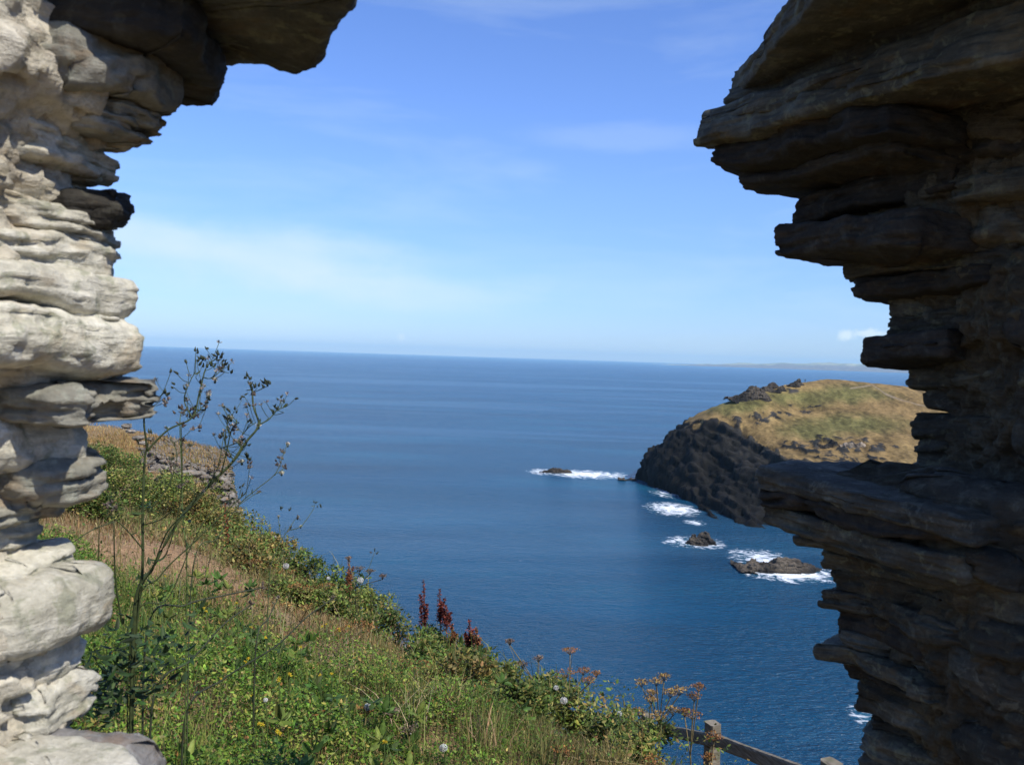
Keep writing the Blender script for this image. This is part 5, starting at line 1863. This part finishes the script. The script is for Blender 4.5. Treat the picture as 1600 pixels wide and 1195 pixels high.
# ------------------------------------------------------------------ rocky outcrop at the far end of the slope
OUTC = stone_mat('outcrop_slate', (0.07, 0.062, 0.05), (0.16, 0.14, 0.115), (0.30, 0.27, 0.225), (0.24, 0.135, 0.05), 0.7, (0.36, 0.33, 0.26), 0.4, 1.0)
oc = thing('rock_outcrop', 'layered grey rock face with straw grass on top at the far end of the slope', 'rock', (-6.6, 19.0, gz(-6.6, 19.0)))
for i, (pyt, pyb, xl_, xr_, Yd, mk) in enumerate(((722, 734, 262, 358, 19.5, 0), (732, 742, 296, 362, 19.4, 0), (738, 756, 240, 356, 19.2, 0), (754, 776, 250, 360, 19.0, 0), (774, 796, 290, 366, 18.7, 0), (792, 818, 310, 372, 18.4, 0), (812, 850, 330, 378, 18.1, 0))):
    a, b = P(xl_, pyt, Yd), P(xr_, pyt, Yd)
    z1, z0 = P((xl_ + xr_) / 2, pyt - (5 if i else 2), Yd)[2], P((xl_ + xr_) / 2, pyb + 3, Yd)[2]
    rb = np.random.default_rng(650 + i)
    o9 = [a[:2]] + [a[:2] * (1 - f) + b[:2] * f + rb.normal(0, .10, 2) for f in (.2, .4, .6, .8)] + [b[:2], b[:2] + (-.08, .25), b[:2] + (-1.05, 2.6), a[:2] + (-1.5, 2.8), a[:2] + (-.5, .5)]
    S_ = slab(o9, z0, z1, 660 + i, n=300, rings=22, chip=.10, rough=.03, layers=8, rnd=.12, dome=0.0, tilt=(-9 if i < 2 else -5, 0), jag=.06, jstep=.25)
    g = Geo()
    g.add(S_[0], S_[1], S_[2])
    o = g.build('rock_layer', OUTC, oc)
    displace_normals(o.data, lambda c: .05 * fbm(c * np.array([2.5, 2.5, 9]), 4, 31) + .03 * ridged(c * np.array([4, 4, 12]), 3, 32))
# straw turf on the outcrop
g = Geo()
from mathutils.bvhtree import BVHTree
lay0 = [c_ for c_ in oc.children][:2]
off_ = origin(oc)
bv = [BVHTree.FromPolygons([v_.co + Vector(off_) for v_ in c_.data.vertices], [tuple(f_.vertices) for f_ in c_.data.polygons]) for c_ in lay0]
n = 9000
xx, yy = rb.uniform(-10.5, -5.7, n), rb.uniform(18.9, 24, n)
gz_ = ground(xx, yy)
inn = poly_sd(xx, yy, CREST) > -.15
pts_ = []
for a_, b_, c_, k_ in zip(xx, yy, gz_, inn):
    hit = [h_[0].z for h_ in (t_.ray_cast(Vector((a_, b_, 70)), Vector((0, 0, -1))) for t_ in bv) if h_[0] is not None]
    z_ = max(hit + ([c_] if k_ else [-99]))
    if z_ > 50:
        pts_.append((a_, b_, z_ - .01))
pts_ = np.array(pts_)
blades(g, pts_, rb.uniform(.05, .15, len(pts_)), .014, pal(len(pts_), [(.36, .23, .085), (.30, .18, .065), (.38, .27, .11), (.20, .16, .06)], rb), .7, rb)
g.build('turf', DRY, oc)
# loose pale stones on the knoll
for i, (px, py, w_, lab) in enumerate(((198, 665, 11, 'largest pale stone on the far knoll near the pale wall'), (204, 674, 7, 'small pale stone below the largest on the knoll'), (216, 684, 10, 'flat pale stone halfway along the knoll'), (222, 692, 7, 'small pale stone at the lower end of the knoll'), (236, 722, 8, 'pale stone at the left top of the rock face'))):
    c = P(px, py, 18.5)
    z = gz(c[0], c[1])
    s = w_ / FPX * 18.5
    rb = np.random.default_rng(680 + i)
    th_ = np.linspace(0, 6.28, 9)[:-1]
    o10 = np.stack([c[0] + np.cos(th_) * s * rb.uniform(.8, 1.2, 8), c[1] + np.sin(th_) * s * .7 * rb.uniform(.8, 1.2, 8)], 1)
    zc = max(z - .02, c[2] - s * .35)
    S_ = slab(o10, zc, zc + s * .7, 690 + i, n=60, rings=9, chip=.02, rnd=.6, layers=3)
    g = Geo()
    g.add(S_[0], S_[1], S_[2], (1.2, 1.1, 1.1))
    o = g.place('loose_stone', GREYST, (c[0], c[1], zc))
    tag(o, lab, 'stone', 'pale stones on the knoll')

# ------------------------------------------------------------------ timber fence going down beside the cliff path
t = NT('weathered_timber')
p = t.pos()
gsc = t.n('ShaderNodeTexCoord').outputs['Object']
grn = t.noise(t.map(gsc, (3, 3, 40)), 3.0, 5, 0.6, 0.6)
col = t.ramp(grn, [(0.3, (0.085, 0.070, 0.05)), (0.55, (0.20, 0.17, 0.125)), (0.75, (0.30, 0.27, 0.21))])
col = t.mix(t.ramp(t.noise(p, 9, 5, .6), [(.55, 0.0), (.68, .6)]), col, (0.13, 0.14, 0.07))
TIMB = t.done(t.bsdf(col, 0.85, t.bump(grn, .5, .006), .2))
FP = [P(1430, 1180, 0.001)] if False else None
posts = [np.array([1.43, 11.0, 60 - 4.42]), np.array([1.50, 9.0, 60 - 3.62]), None, None]
posts[2] = P(1114, 1129, 7.0)
posts[3] = P(1300, 1189, 5.45)
fence = thing('post_and_rail_fence', 'weathered timber post and rail fence by the cliff path above the sea', 'fence', (posts[2][0], posts[2][1], gz(posts[2][0], posts[2][1])))


def beam(name, a, b, w_, h_, parent, seed, top=0.0):
    """squared timber from a to b with worn arrises"""
    a, b = np.asarray(a, float), np.asarray(b, float)
    d = (b - a) / np.linalg.norm(b - a)
    ref = np.array([0, 0, 1.0]) if abs(d[2]) < .9 else np.array([0.93, 0.36, 0])
    s = np.cross(d, ref)
    s /= np.linalg.norm(s)
    u = np.cross(s, d)
    k = 26
    sec = []
    for sx, sy in ((1, 1), (-1, 1), (-1, -1), (1, -1)):
        for ox, oy in ((1, .72), (.72, 1)) if sx * sy > 0 else ((.72, 1), (1, .72)):
            sec.append((sx * ox * w_ / 2, sy * oy * h_ / 2))
    sec = np.array(sec)
    V = []
    for i, f in enumerate(np.concatenate([[0], np.linspace(0, 1, k), [1]])):
        m = .72 if i in (0, k + 1) else 1
        c = a + (b - a) * f + s * .006 * math.sin(f * 7 + seed) + u * .006 * math.sin(f * 5 + seed * 2)
        V.append(c + sec[:, :1] * m * s + sec[:, 1:] * m * u + rng.normal(0, .0012, (8, 3)))
    V = np.array(V)
    n = 8
    q = [(i * n + j, i * n + (j + 1) % n, (i + 1) * n + (j + 1) % n, (i + 1) * n + j) for i in range(k + 1) for j in range(n)]
    v = V.reshape(-1, 3)
    nv = len(v)
    v = np.concatenate([v, [V[0].mean(0), V[-1].mean(0)]])
    t_ = [(nv, (j + 1) % n, j) for j in range(n)] + [(nv + 1, (k + 1) * n + j, (k + 1) * n + (j + 1) % n) for j in range(n)]
    g = Geo()
    g.add(v, q, t_)
    return g.build(name, TIMB, parent, smooth=False)


for i, q0 in enumerate(posts):
    zb = min(gz(q0[0], q0[1]) - .25, q0[2] - 1.15)
    beam('post', (q0[0], q0[1], zb), q0, .115, .10, fence, i)
for i in range(3):
    a, b = posts[i], posts[i + 1]
    off = np.array([-.03, -.075, 0])
    e = (b - a) / np.linalg.norm(b - a) * .0
    beam('rail', a + off - (0, 0, .10) - e, b + off - (0, 0, .10) + e, .045, .095, fence, 5 + i)
    beam('rail', a + off - (0, 0, .52), b + off - (0, 0, .52), .045, .095, fence, 9 + i)
q0, q1 = posts[3], posts[3] + (posts[3] - posts[2]) * 1.0
beam('rail', posts[3] - (0.03, .075, .10), q1 - (0.03, .075, .05), .045, .095, fence, 14)
beam('rail', posts[3] - (0.03, .075, .52), q1 - (0.03, .075, .47), .045, .095, fence, 15)
